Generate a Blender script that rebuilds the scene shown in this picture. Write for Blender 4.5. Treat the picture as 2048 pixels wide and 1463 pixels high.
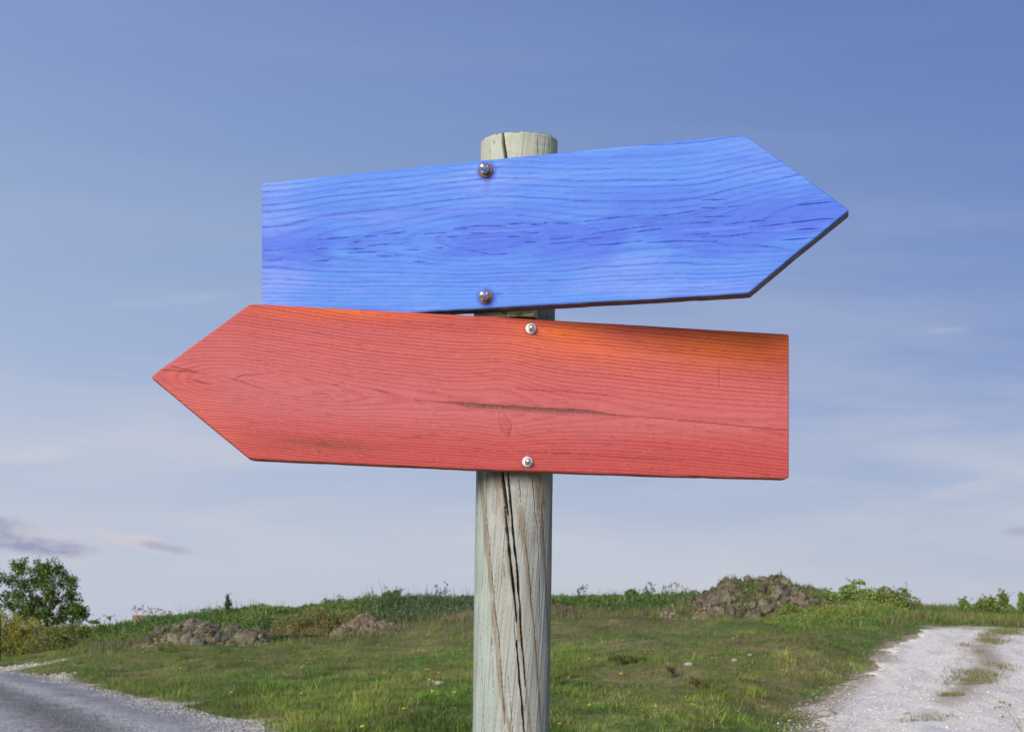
import bpy, math, random
import numpy as np
from mathutils import Vector

for o in list(bpy.data.objects):
    bpy.data.objects.remove(o)
scn = bpy.context.scene
COL = scn.collection
R = math.radians
F = 2805.0            # focal length in pixels of the 2048 wide photograph
EYE = 1.45            # eye height in metres
HOR = 1250.0          # row of the eye-level horizon
rng = np.random.default_rng(7)
random.seed(7)

# ------------------------------------------------------------------ camera
cd = bpy.data.cameras.new('camera')
cam = bpy.data.objects.new('camera', cd)
COL.objects.link(cam)
cam.location = (0, 0, EYE)
cam.rotation_euler = (R(90), 0, 0)
cd.sensor_width = 36
cd.lens = F / 2048 * 36
cd.shift_y = (HOR - 731.5) / 2048
cd.clip_start = 0.05
cd.clip_end = 9000
cd.dof.use_dof = True
cd.dof.focus_distance = 2.1
cd.dof.aperture_fstop = 22
scn.camera = cam

# ------------------------------------------------------------------ light
SUN = Vector((-0.42, -0.80, 0.36)).normalized()      # direction towards the sun
sl = bpy.data.lights.new('sun', 'SUN')
sl.energy = 4.7
sl.angle = R(32)
sl.color = (1.0, 0.935, 0.85)
so = bpy.data.objects.new('sun', sl)
COL.objects.link(so)
so.rotation_euler = SUN.to_track_quat('Z', 'Y').to_euler()
scn.view_settings.view_transform = 'Standard'
scn.view_settings.look = 'None'
scn.view_settings.exposure = 0
scn.view_settings.gamma = 1
scn.view_settings.use_curve_mapping = False


def lin(c):
    r = []
    for v in c:
        v = v / 255.0
        r.append(v / 12.92 if v <= 0.04045 else ((v + 0.055) / 1.055) ** 2.4)
    return r


class NT:
    """small helper to write node trees"""
    def __init__(s, tree):
        s.t = tree
        s.n = tree.nodes
        s.l = tree.links

    def put(s, sock, v):
        if v is None:
            return
        if hasattr(v, 'links') or isinstance(v, bpy.types.NodeSocket):
            s.l.new(v, sock)
        else:
            if sock.type == 'RGBA' and not isinstance(v, (int, float)) and len(v) == 3:
                v = (*v, 1)
            sock.default_value = v

    def m(s, op, a, b=None, c=None, clamp=False):
        n = s.n.new('ShaderNodeMath')
        n.operation = op
        n.use_clamp = clamp
        s.put(n.inputs[0], a)
        s.put(n.inputs[1], b)
        s.put(n.inputs[2], c)
        return n.outputs[0]

    def vec(s, x, y, z):
        n = s.n.new('ShaderNodeCombineXYZ')
        s.put(n.inputs[0], x); s.put(n.inputs[1], y); s.put(n.inputs[2], z)
        return n.outputs[0]

    def noise(s, v, scale, detail=4, rough=0.55, dist=0.0):
        n = s.n.new('ShaderNodeTexNoise')
        if v is not None:
            s.l.new(v, n.inputs['Vector'])
        n.inputs['Scale'].default_value = scale
        n.inputs['Detail'].default_value = detail
        n.inputs['Roughness'].default_value = rough
        n.inputs['Distortion'].default_value = dist
        return n.outputs[0]

    def ramp(s, f, pts, interp='LINEAR'):
        n = s.n.new('ShaderNodeValToRGB')
        n.color_ramp.interpolation = interp
        e = n.color_ramp.elements
        while len(e) > 1:
            e.remove(e[0])
        for i, (p, c) in enumerate(pts):
            if isinstance(c, (int, float)):
                c = (c, c, c)
            if i == 0:
                e[0].position = p
                e[0].color = (*c, 1)
            else:
                k = e.new(p)
                k.color = (*c, 1)
        s.put(n.inputs[0], f)
        return n.outputs[0]

    def mix(s, f, a, b, mode='MIX'):
        n = s.n.new('ShaderNodeMix')
        n.data_type = 'RGBA'
        n.blend_type = mode
        s.put(n.inputs['Factor'], f)
        s.put(n.inputs['A'] if False else n.inputs[6], a)
        s.put(n.inputs[7], b)
        return n.outputs[2]

    def bump(s, h, strength, dist):
        n = s.n.new('ShaderNodeBump')
        n.inputs['Strength'].default_value = strength
        n.inputs['Distance'].default_value = dist
        s.l.new(h, n.inputs['Height'])
        return n.outputs[0]


# ------------------------------------------------------------------ sky
world = bpy.data.worlds.new('World')
scn.world = world
world.use_nodes = True
w = NT(world.node_tree)
w.n.clear()
sky = w.n.new('ShaderNodeTexSky')
sky.sky_type = 'NISHITA'
sky.sun_disc = False
sky.sun_elevation = math.asin(SUN.z)
sky.sun_rotation = math.atan2(SUN.x, SUN.y)
tc = w.n.new('ShaderNodeTexCoord')
sp = w.n.new('ShaderNodeSeparateXYZ')
w.l.new(tc.outputs['Generated'], sp.inputs[0])
dx, dy, dz = sp.outputs
# v: tangent of the elevation, u: tangent of the bearing (front half)
hor = w.m('SQRT', w.m('ADD', w.m('MULTIPLY', dx, dx), w.m('MULTIPLY', dy, dy)))
v = w.m('DIVIDE', dz, w.m('MAXIMUM', hor, 0.02))
vc = w.m('MINIMUM', w.m('MAXIMUM', v, 0.0), 2.0)
left = w.m('MULTIPLY_ADD', dx, -0.5, 0.5)            # 1 towards the west (sun side)
g_left = w.ramp(vc, [(0.0, lin((197, 201, 215))), (0.06, lin((190, 199, 217))), (0.12, lin((180, 193, 219))),
                     (0.20, lin((163, 182, 215))), (0.30, lin((143, 168, 208))), (0.38, lin((134, 158, 205))),
                     (0.46, lin((126, 149, 201))), (0.8, lin((96, 124, 184))), (1.0, lin((84, 112, 176)))])
g_right = w.ramp(vc, [(0.0, lin((187, 193, 208))), (0.06, lin((178, 188, 210))), (0.12, lin((150, 168, 207))),
                      (0.20, lin((126, 150, 200))), (0.30, lin((104, 133, 192))), (0.38, lin((92, 122, 185))),
                      (0.46, lin((78, 108, 174))), (0.8, lin((66, 96, 160))), (1.0, lin((60, 88, 152)))])
g = w.mix(w.m('SMOOTH_MIN', w.m('MULTIPLY_ADD', w.m('SUBTRACT', left, 0.5), 2.6, 0.5, clamp=True), 1.0, 0.02), g_right, g_left)
# streaks of thin high cloud
pv = w.vec(w.m('MULTIPLY', w.m('DIVIDE', dx, w.m('MAXIMUM', w.m('ABSOLUTE', dy), 0.25)), 2.2),
           w.m('MULTIPLY_ADD', dx, 0.9, w.m('MULTIPLY', v, 16.0)), 0.3)
st = w.noise(pv, 1.5, 5, 0.5, 0.4)
stm = w.ramp(st, [(0.42, 0), (0.72, 1)])
low = w.ramp(vc, [(0.0, 1.0), (0.12, 0.95), (0.20, 0.40), (0.3, 0.10), (0.6, 0.0)])
g = w.mix(w.m('MULTIPLY', w.m('MULTIPLY', stm, low), 0.66), g, lin((204, 206, 216)))
st2 = w.noise(pv, 3.4, 4, 0.55, 0.3)
g = w.mix(w.m('MULTIPLY', w.m('MULTIPLY', w.ramp(st2, [(0.45, 0), (0.7, 1)]), low), 0.22), g, lin((176, 190, 216)))
# small low clouds, soft edged, on bearings of their own
front = w.m('GREATER_THAN', dy, 0.2)
u = w.m('DIVIDE', dx, w.m('MAXIMUM', dy, 0.2))
wob = w.noise(w.vec(w.m('MULTIPLY', u, 30.0), w.m('MULTIPLY', v, 90.0), 0.0), 1.0, 4, 0.6)
wob2 = w.noise(w.vec(w.m('MULTIPLY', u, 12.0), w.m('MULTIPLY', v, 40.0), 5.0), 1.0, 3, 0.6)


def cloud(col, px, py, rx, ry, tilt, amount, colour, soft=1.0):
    cu, cv = (px - 1024) / F, (HOR - py) / F
    du = w.m('SUBTRACT', u, cu)
    dv = w.m('SUBTRACT', w.m('SUBTRACT', v, cv), w.m('MULTIPLY', du, tilt))
    a = w.m('DIVIDE', du, rx / F)
    b = w.m('DIVIDE', dv, ry / F)
    q = w.m('ADD', w.m('MULTIPLY', a, a), w.m('MULTIPLY', b, b))
    q = w.m('ADD', q, w.m('MULTIPLY_ADD', wob, 2.6, -1.3))
    q = w.m('ADD', q, w.m('MULTIPLY_ADD', wob2, 1.4, -0.7))
    k = w.m('MULTIPLY_ADD', q, -0.75 * soft, 0.95, clamp=True)
    k = w.m('MULTIPLY', w.m('MULTIPLY', w.m('MULTIPLY', k, k), front), amount)
    return w.mix(k, col, colour)


warm, dark = lin((214, 203, 208)), lin((150, 157, 188))
g = cloud(g, 40, 1078, 180, 36, -0.22, 0.8, warm, 0.8)
g = cloud(g, 50, 1096, 165, 21, -0.08, 1.0, dark, 0.85)
g = cloud(g, -20, 1060, 110, 26, -0.15, 1.0, dark, 0.8)
g = cloud(g, 245, 1080, 110, 22, -0.22, 1.0, lin((216, 204, 206)))
g = cloud(g, 325, 1098, 80, 11, -0.16, 0.9, lin((172, 174, 198)))
g = cloud(g, 2040, 1072, 60, 12, 0.05, 0.7, lin((160, 166, 192)))
g = cloud(g, 1895, 687, 60, 8, 0.0, 0.22, lin((190, 195, 215)))
g = cloud(g, 280, 630, 260, 14, 0.16, 0.30, lin((176, 189, 216)))
g = cloud(g, 1960, 985, 170, 24, 0.20, 0.40, lin((205, 205, 216)))
g = cloud(g, 60, 930, 120, 22, 0.1, 0.55, lin((206, 206, 216)))
g = cloud(g, 1850, 860, 260, 28, 0.05, 0.30, lin((184, 192, 214)))
bgw = w.n.new('ShaderNodeBackground')
sk = w.mix(1.0, sky.outputs[0], (0.10, 0.10, 0.10), 'MULTIPLY')
w.l.new(w.mix(0.96, sk, w.mix(0.05, g, lin((190, 196, 212)))), bgw.inputs[0])
bgw.inputs[1].default_value = 1.0
wo = w.n.new('ShaderNodeOutputWorld')
w.l.new(bgw.outputs[0], wo.inputs[0])


# ------------------------------------------------------------------ numpy noise
def _hash(ix, iy, seed):
    h = (ix.astype(np.int64) * 374761393 + iy.astype(np.int64) * 668265263 + seed * 1442695041) & 0xFFFFFFFF
    h = ((h ^ (h >> 13)) * 1274126177) & 0xFFFFFFFF
    h = h ^ (h >> 16)
    return (h & 0xFFFFFF) / float(0xFFFFFF)


def vn(x, y, seed=0):
    x = np.asarray(x, float); y = np.asarray(y, float)
    x, y = np.broadcast_arrays(x, y)
    ix, iy = np.floor(x), np.floor(y)
    fx, fy = x - ix, y - iy
    fx = fx * fx * (3 - 2 * fx); fy = fy * fy * (3 - 2 * fy)
    a, b = _hash(ix, iy, seed), _hash(ix + 1, iy, seed)
    c, d = _hash(ix, iy + 1, seed), _hash(ix + 1, iy + 1, seed)
    return (a * (1 - fx) + b * fx) * (1 - fy) + (c * (1 - fx) + d * fx) * fy


def fbm(x, y, seed=0, octs=4, gain=0.5):
    s, a, t = 0, 1, 0
    for i in range(octs):
        s = s + a * vn(np.asarray(x) * 2 ** i + 17.3 * i, np.asarray(y) * 2 ** i - 9.1 * i, seed + i)
        t += a
        a *= gain
    return s / t


def sst(a, b, x):
    t = np.clip((x - a) / (b - a), 0, 1)
    return t * t * (3 - 2 * t)


def seg_dist(x, y, pts):
    """distance to a polyline and position 0..1 along it"""
    best = np.full(np.shape(x), 1e9)
    along = np.zeros(np.shape(x))
    n = len(pts) - 1
    for i in range(n):
        (ax, ay), (bx, by) = pts[i], pts[i + 1]
        dx_, dy_ = bx - ax, by - ay
        L = dx_ * dx_ + dy_ * dy_ + 1e-12
        k = np.clip(((x - ax) * dx_ + (y - ay) * dy_) / L, 0, 1)
        d = np.hypot(x - ax - k * dx_, y - ay - k * dy_)
        m_ = d < best
        best = np.where(m_, d, best)
        along = np.where(m_, (i + k) / n, along)
    return best, along


# ------------------------------------------------------------------ mesh helpers
def mesh_np(name, verts, quads=None, tris=None, col=None, smooth=False, matidx=None):
    verts = np.asarray(verts, np.float32).reshape(-1, 3)
    me = bpy.data.meshes.new(name)
    nq = 0 if quads is None else len(quads)
    nt = 0 if tris is None else len(tris)
    loops = []
    if nq:
        loops.append(np.asarray(quads, np.int32).ravel())
    if nt:
        loops.append(np.asarray(tris, np.int32).ravel())
    loops = np.concatenate(loops)
    me.vertices.add(len(verts))
    me.vertices.foreach_set('co', verts.ravel())
    me.loops.add(len(loops))
    me.loops.foreach_set('vertex_index', loops)
    me.polygons.add(nq + nt)
    start = np.concatenate([np.arange(nq) * 4, nq * 4 + np.arange(nt) * 3]).astype(np.int32)
    me.polygons.foreach_set('loop_start', start)
    if smooth:
        me.polygons.foreach_set('use_smooth', np.ones(nq + nt, bool))
    else:
        me.polygons.foreach_set('use_smooth', np.zeros(nq + nt, bool))
    if matidx is not None:
        me.polygons.foreach_set('material_index', np.asarray(matidx, np.int32))
    if col is not None:
        at = me.color_attributes.new('Col', 'FLOAT_COLOR', 'POINT')
        c4 = np.ones((len(verts), 4), np.float32)
        c4[:, :3] = col
        at.data.foreach_set('color', c4.ravel())
    me.update(calc_edges=True)
    return me


def link(name, me, mats=None, parent=None, loc=None):
    o = bpy.data.objects.new(name, me)
    COL.objects.link(o)
    if mats:
        for m_ in (mats if isinstance(mats, (list, tuple)) else [mats]):
            me.materials.append(m_)
    if parent:
        o.parent = parent
    if loc is not None:
        o.location = loc
    return o


def tag(o, label=None, cat=None, group=None, kind=None):
    if label: o['label'] = label
    if cat: o['category'] = cat
    if group: o['group'] = group
    if kind: o['kind'] = kind
    return o


def empty(name, loc, label, cat, group=None):
    o = bpy.data.objects.new(name, None)
    o.empty_display_size = 0.1
    COL.objects.link(o)
    o.location = loc
    return tag(o, label, cat, group)


def material(name, rough=0.7, spec=0.3, metal=0.0):
    m_ = bpy.data.materials.new(name)
    m_.use_nodes = True
    b = m_.node_tree.nodes['Principled BSDF']
    b.inputs['Roughness'].default_value = rough
    b.inputs['Specular IOR Level'].default_value = spec
    b.inputs['Metallic'].default_value = metal
    return m_, NT(m_.node_tree), b


def attr(t):
    n = t.n.new('ShaderNodeAttribute')
    n.attribute_name = 'Col'
    return n.outputs['Color']


def objco(t):
    return t.n.new('ShaderNodeTexCoord').outputs['Object']


# materials -----------------------------------------------------------
def mat_wood(name, rough, spec):
    m_, t, b = material(name, rough, spec)
    c = attr(t)
    oc = objco(t)
    mp = t.n.new('ShaderNodeMapping')
    mp.inputs['Scale'].default_value = (1, 1, 7)
    t.l.new(oc, mp.inputs[0])
    n1 = t.noise(mp.outputs[0], 160, 3, 0.6)
    n2 = t.noise(oc, 900, 2, 0.6)
    k = t.m('MULTIPLY_ADD', n1, 0.14, 0.93)
    k = t.m('MULTIPLY', k, t.m('MULTIPLY_ADD', n2, 0.12, 0.94))
    t.l.new(t.mix(1.0, c, t.vec(k, k, k), 'MULTIPLY'), b.inputs['Base Color'])
    t.l.new(t.bump(t.m('ADD', n1, t.m('MULTIPLY', n2, 0.5)), 0.25, 0.0006), b.inputs['Normal'])
    t.l.new(t.m('MULTIPLY_ADD', n1, 0.25, rough - 0.12), b.inputs['Roughness'])
    return m_


M = {}
M['paint'] = mat_wood('painted_timber', 0.62, 0.28)
M['post'] = mat_wood('weathered_timber', 0.8, 0.15)


def mat_edge(name, ca, cb, cc):
    m_, t, b = material(name, 0.8, 0.15)
    oc = objco(t)
    n1 = t.noise(oc, 60, 5, 0.65)
    n2 = t.noise(oc, 420, 3, 0.6)
    c = t.ramp(n1, [(0.36, ca), (0.52, cb), (0.68, cc)])
    k = t.m('MULTIPLY_ADD', n2, 0.7, 0.65)
    t.l.new(t.mix(1.0, c, t.vec(k, k, k), 'MULTIPLY'), b.inputs['Base Color'])
    t.l.new(t.bump(n2, 0.5, 0.001), b.inputs['Normal'])
    return m_


M['blue_edge'] = mat_edge('weathered_blue_edge', (0.09, 0.09, 0.22), (0.13, 0.12, 0.13), (0.24, 0.21, 0.14))
M['red_edge'] = mat_edge('weathered_red_edge', (0.42, 0.12, 0.07), (0.36, 0.17, 0.09), (0.26, 0.17, 0.09))


def mat_steel():
    m_, t, b = material('galvanised_steel', 0.28, 0.5, 1.0)
    oc = objco(t)
    n = t.noise(oc, 260, 3, 0.6)
    t.l.new(t.ramp(n, [(0.3, (0.62, 0.64, 0.63)), (0.7, (0.82, 0.83, 0.81))]), b.inputs['Base Color'])
    t.l.new(t.m('MULTIPLY_ADD', n, 0.25, 0.30), b.inputs['Roughness'])
    t.l.new(t.bump(n, 0.1, 0.0002), b.inputs['Normal'])
    return m_


def mat_rust():
    m_, t, b = material('rusty_steel', 0.8, 0.3, 0.1)
    oc = objco(t)
    n = t.noise(oc, 330, 4, 0.7)
    t.l.new(t.ramp(n, [(0.3, (0.07, 0.048, 0.042)), (0.50, (0.14, 0.095, 0.08)), (0.64, (0.20, 0.115, 0.075)), (0.75, (0.24, 0.21, 0.19))]), b.inputs['Base Color'])
    t.l.new(t.bump(n, 0.7, 0.0008), b.inputs['Normal'])
    return m_


M['steel'], M['rust'] = mat_steel(), mat_rust()


def mat_leaf(name, rough=0.55, trans=0.25):
    m_, t, b = material(name, rough, 0.25)
    c = attr(t)
    t.l.new(c, b.inputs['Base Color'])
    tr = t.n.new('ShaderNodeBsdfTranslucent')
    t.l.new(t.mix(1.0, c, (1.0, 1.15, 0.6), 'MULTIPLY'), tr.inputs[0])
    mx = t.n.new('ShaderNodeMixShader')
    mx.inputs[0].default_value = trans
    t.l.new(b.outputs[0], mx.inputs[1])
    t.l.new(tr.outputs[0], mx.inputs[2])
    t.l.new(mx.outputs[0], t.n['Material Output'].inputs[0])
    return m_


M['leaf'] = mat_leaf('foliage', 0.6, 0.38)
M['grass'] = mat_leaf('grass_blade', 0.6, 0.25)


def mat_attr(name, rough, scale, bumpd, spec=0.2):
    m_, t, b = material(name, rough, spec)
    c = attr(t)
    oc = objco(t)
    n = t.noise(oc, scale, 5, 0.65)
    k = t.m('MAXIMUM', t.m('MULTIPLY_ADD', n, 1.9, 0.05), 0.3)
    t.l.new(t.mix(1.0, c, t.vec(k, k, k), 'MULTIPLY'), b.inputs['Base Color'])
    t.l.new(t.bump(n, 0.8, bumpd), b.inputs['Normal'])
    return m_


M['bark'] = mat_attr('bark', 0.9, 30, 0.02)
M['soil'] = mat_attr('soil', 0.95, 9, 0.06, 0.1)
M['stone'] = mat_attr('stone', 0.85, 25, 0.01)
M['ground'] = mat_attr('earth', 0.95, 6, 0.05, 0.05)


def mat_clod(name, a, b_, c_):
    m_, t, b = material(name, 0.95, 0.1)
    oc = objco(t)
    oi = t.n.new('ShaderNodeObjectInfo')
    n = t.noise(oc, 3.0, 6, 0.7)
    f = t.noise(oc, 22, 4, 0.7)
    k = t.m('ADD', t.m('MULTIPLY', n, 0.7), t.m('MULTIPLY', oi.outputs['Random'], 0.3))
    c = t.ramp(k, [(0.30, a), (0.50, b_), (0.68, c_)])
    q = t.m('MULTIPLY_ADD', f, 1.0, 0.5)
    t.l.new(t.mix(1.0, c, t.vec(q, q, q), 'MULTIPLY'), b.inputs['Base Color'])
    t.l.new(t.bump(f, 1.0, 0.05), b.inputs['Normal'])
    return m_


M['clod'] = mat_clod('turf_clod', (0.07, 0.062, 0.045), (0.19, 0.165, 0.115), (0.36, 0.32, 0.22))
M['clod_grey'] = mat_clod('grey_clod', (0.07, 0.064, 0.055), (0.16, 0.15, 0.13), (0.27, 0.255, 0.215))


def mat_road():
    m_, t, b = material('worn_asphalt', 0.8, 0.25)
    oc = objco(t)
    c = attr(t)
    n = t.noise(oc, 8, 6, 0.8)
    f = t.noise(oc, 45, 3, 0.7)
    k = t.m('MULTIPLY', t.m('MULTIPLY_ADD', n, 2.4, -0.2), t.m('MULTIPLY_ADD', f, 2.0, 0.0))
    t.l.new(t.mix(1.0, c, t.vec(k, k, k), 'MULTIPLY'), b.inputs['Base Color'])
    t.l.new(t.bump(t.m('ADD', n, f), 0.8, 0.02), b.inputs['Normal'])
    return m_


M['road'] = mat_road()

# ------------------------------------------------------------------ terrain
TP = np.array([-900, 0, 150, 300, 600, 820, 1000, 1200, 1400, 1700, 1900, 2048, 2600], float)
TD = np.array([0, 15, 19, 25, 32, 38, 43, 48, 54, 60, 72, 110, 300, 4000], float)
TY = {  # wanted rows of the ground seen in that column at d = 19 .. 60 (None: level ground)
    -900: [None] * 8,
    0: [None] * 8,
    150: [None, None, 1377, 1355, 1338, 1318, 1300, 1290],
    300: [None, 1412, 1372, 1345, 1320, 1297, 1262, 1250],
    600: [None, 1408, 1360, 1325, 1300, 1283, 1240, 1222],
    820: [1464, 1402, 1345, 1305, 1283, 1266, 1224, 1206],
    1000: [1464, 1397, 1335, 1290, 1262, 1243, 1214, 1203],
    1200: [1464, 1394, 1325, 1278, 1252, 1237, 1213, 1205],
    1400: [1464, 1390, 1316, 1268, 1246, 1236, 1216, 1208],
    1700: [1459, 1378, 1306, 1262, 1244, 1236, 1222, 1220],
    1900: [1456, 1366, 1292, 1251, 1236, 1226, 1222, 1224],
    2048: [1454, 1364, 1288, 1258, 1250, 1240, 1238, 1240],
    2600: [1454, 1360, 1290, 1262, 1252, 1245, 1243, 1242],
}
TZ = np.zeros((len(TP), len(TD)))
for i, p_ in enumerate(TP):
    for j, y_ in enumerate(TY[int(p_)]):
        TZ[i, 2 + j] = 0 if y_ is None else EYE - (y_ - HOR) * TD[2 + j] / F
    z60 = TZ[i, 9]
    TZ[i, 10] = z60 - 0.25 if z60 > 0.5 else z60
    TZ[i, 11] = z60 * 0.35
    TZ[i, 12] = 0.0
    TZ[i, 13] = 0.0


def t_raw(X, Y):
    px = X / np.maximum(Y, 15.0) * F + 1024
    px = np.clip(px, TP[0], TP[-1])
    d = np.clip(Y, 0, TD[-1])
    i = np.clip(np.searchsorted(TP, px) - 1, 0, len(TP) - 2)
    j = np.clip(np.searchsorted(TD, d) - 1, 0, len(TD) - 2)
    a = (px - TP[i]) / (TP[i + 1] - TP[i])
    b = (d - TD[j]) / (TD[j + 1] - TD[j])
    return (TZ[i, j] * (1 - a) + TZ[i + 1, j] * a) * (1 - b) + (TZ[i, j + 1] * (1 - a) + TZ[i + 1, j + 1] * a) * b


# road: right hand edge (X as a function of Y) and the track: columns of its edges by distance
ROAD_Y = np.array([-60, -5, 6, 12, 15, 19.1, 21, 24, 28, 34.5, 42.8, 54, 90, 200, 700], float)
ROAD_X = np.array([-6.3, -4.6, -3.6, -2.9, -3.0, -3.75, -4.6, -5.9, -7.95, -11.0, -15.6, -23, -50, -140, -560], float)
TRK_D = np.array([-5, 5, 12, 19, 22, 25, 28, 32, 35, 38], float)
TRK_L = np.array([1.2, 2.2, 2.95, 4.0, 4.85, 5.95, 7.2, 8.5, 9.9, 11.5], float)
TRK_R = np.array([8.0, 8.4, 8.9, 9.2, 9.8, 10.9, 12.3, 14.5, 18.0, 26.0], float)


def road_s(X, Y):
    """signed metres to the left of the road's edge (positive on the road)"""
    e = np.interp(Y, ROAD_Y, ROAD_X)
    sl_ = np.interp(Y, ROAD_Y[1:-1], np.gradient(ROAD_X, ROAD_Y)[1:-1])
    return (e - X) / np.sqrt(1 + sl_ ** 2)


def track_s(X, Y):
    """positive inside the track"""
    a = X - np.interp(Y, TRK_D, TRK_L)
    b = np.interp(Y, TRK_D, TRK_R) - X
    c = 38.0 - 0.14 * np.maximum(X - 12.0, 0) - Y
    c = np.where(X > 10, c, c)
    return np.minimum(np.minimum(a * 0.8, b), c)


def terrain(X, Y, carve=False):
    X = np.asarray(X, float); Y = np.asarray(Y, float)
    z = 0
    for ox, oy in ((0, 0), (1.1, 0), (-1.1, 0), (0, 1.1), (0, -1.1), (0.8, 0.8), (-0.8, 0.8), (0.8, -0.8), (-0.8, -0.8)):
        z = z + t_raw(X + ox, Y + oy)
    z = z / 9
    rs, ts = road_s(X, Y), track_s(X, Y)
    off = np.maximum(np.clip(rs + 0.5, -9, 0) * -1, 0)      # metres outside the road
    offt = np.maximum(-ts, 0)
    wild = np.clip(np.minimum(off, offt) / 1.6, 0, 1) * sst(6, 16, Y)
    z = z + wild * ((fbm(X * 0.33, Y * 0.33, 11) - 0.5) * 0.55 + (fbm(X * 1.3, Y * 1.3, 21, 4, 0.6) - 0.5) * 0.24)
    z = z + 0.05 * sst(0.0, 0.7, np.minimum(off, offt))
    z = z + 0.26 * sst(0.05, 1.3, offt) * (1 - sst(3.5, 8.0, offt)) * (X < np.interp(Y, TRK_D, TRK_R)) * sst(14, 19, Y) * (1 - sst(34, 38, Y))
    if carve:
        z = z - 0.05 * sst(0.05, 0.3, ts) - 0.05 * sst(0.05, 0.3, rs) * (rs < 6.5)
    return z


def th(x, y):
    return float(terrain(np.array([x]), np.array([y]))[0])


def at(px, d):
    """ground point in the column px of the photograph, d metres out"""
    x = (px - 1024) / F * d
    return Vector((x, d, th(x, d)))


def grid_faces(nx, ny):
    i = np.arange(nx - 1)[:, None] * ny + np.arange(ny - 1)[None, :]
    i = i.ravel()
    return np.stack([i, i + ny, i + ny + 1, i + 1], 1)


far = np.array([60, 90, 140, 220, 400, 800, 1600, 3500, 7000.])
gx = np.concatenate([-far[::-1], np.linspace(-45, -24, 28)[:-1], np.arange(-24, 24.01, 0.2), np.linspace(24, 45, 28)[1:], far])
gy = np.concatenate([-far[::-1][:-1], np.linspace(-50, 12, 40)[:-1], np.arange(12, 62, 0.2), np.linspace(62, 110, 60), np.array([130, 160, 220, 320, 500, 900, 1800, 3500, 7000.])])
GX, GY = np.meshgrid(gx, gy, indexing='ij')
GZ = terrain(GX, GY, carve=True)


def patch_col(X, Y):
    """colour of the grass at a place: big drifts of green, dry and purplish seed heads"""
    X = np.asarray(X, float); Y = np.asarray(Y, float)
    px = X / np.maximum(Y, 5) * F + 1024
    n1 = fbm(X * 0.35, Y * 0.30, 31)
    n2 = fbm(X * 1.3, Y * 0.9, 41)
    green = np.array([0.150, 0.190, 0.042])
    lush = np.array([0.105, 0.180, 0.038])
    dry = np.array([0.270, 0.235, 0.105])
    purp = np.array([0.185, 0.170, 0.082])
    c = green[None, :] + np.zeros(X.shape + (3,))
    f = sst(0.42, 0.62, n1)[..., None]
    c = c * (1 - f) + lush * f
    right = sst(1080, 1250, px) * (1 - sst(1560, 1680, px)) * sst(18, 21, Y) * (1 - sst(34, 42, Y))
    k = np.clip(sst(0.50, 0.68, n2) * 0.45 + right * (0.12 + 0.55 * sst(0.40, 0.62, n2)), 0, 0.85)[..., None]
    c = c * (1 - k) + dry * k
    top = sst(36, 43, Y) * (1 - sst(54, 60, Y)) * sst(500, 1000, px) * (1 - sst(1300, 1600, px))
    k = (top * (0.35 + 0.6 * n2))[..., None]
    c = c * (1 - k) + purp * k
    return c


def ground_col(X, Y):
    c = patch_col(X, Y) * 0.82
    earth = np.array([0.17, 0.14, 0.085])
    c = c * 0.78 + earth * 0.22
    bare = bare_mask(X, Y)[..., None]
    near = sst(-2.5, -1.0, track_s(X, Y))[..., None] * sst(38.5, 37.0, Y)[..., None]
    c = c * (1 - bare) + (np.array([0.54, 0.48, 0.39]) * (1 - near) + np.array([0.36, 0.29, 0.19]) * near) * bare
    return c


def bare_mask(X, Y):
    """chalky bare places beside the road and the track"""
    rs, ts = road_s(X, Y), track_s(X, Y)
    n = fbm(X * 1.1, Y * 1.1, 51)
    n3 = fbm(X * 2.6, Y * 2.0, 57)
    a = sst(-0.75, -0.1, rs + (n - 0.5) * 1.5)
    b = sst(-0.28, 0.0, ts + (n - 0.5) * 0.6)
    # strip of pale gravel where a drive meets the road, on the left
    px = X / np.maximum(Y, 5) * F + 1024
    dd = np.abs(Y - (45.4 + (px - 60) * 0.008))
    c = sst(1.6, 0.7, dd + (n - 0.5) * 1.6) * (1 - sst(110, 155, px)) * sst(-2500, -1200, px)
    d = sst(1.1, 0.4, np.hypot((px - 116) / 34, (Y - 37.4) / 3.0) + (n3 - 0.5) * 0.8)
    return np.clip(np.maximum.reduce([a, b, c, d]), 0, 1)


sheet = mesh_np('ground', np.stack([GX, GY, GZ], -1), quads=grid_faces(len(gx), len(gy)),
                col=ground_col(GX, GY).reshape(-1, 3), smooth=True)
ground = tag(link('ground', sheet, M['ground']), kind='structure')

# road ----------------------------------------------------------------
ry = np.concatenate([np.arange(-60, 10, 2.0), np.arange(10, 60, 0.22), np.linspace(60, 300, 60)])
rw = np.linspace(-0.15, 6.3, 56)
ex = np.interp(ry, ROAD_Y, ROAD_X)
sl_ = np.interp(ry, ROAD_Y[1:-1], np.gradient(ROAD_X, ROAD_Y)[1:-1])
nrm = np.sqrt(1 + sl_ ** 2)
RX = ex[:, None] - rw[None, :] * nrm[:, None]
RY = ry[:, None] + 0 * rw[None, :]
edge_n = (fbm(ry * 1.3, ry * 0, 61) - 0.5) * 0.9 + (fbm(ry * 5, ry * 0, 62) - 0.5) * 0.4
RX += (edge_n[:, None]) * np.clip(1 - rw / 1.0, 0, 1)[None, :]
RZ = terrain(RX, RY) + 0.012 + 0.05 * (1 - ((rw - 3) / 3.2) ** 2)[None, :] * 0.6
RZ -= 0.06 * (rw[None, :] < -0.1)
s_ = rw[None, :] + (fbm(RX * 0.15, RY * 0.15, 63) - 0.5) * 0.7 + (fbm(RX * 3, RY * 1.5, 67, 4, 0.7) - 0.5) * 0.8
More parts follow.
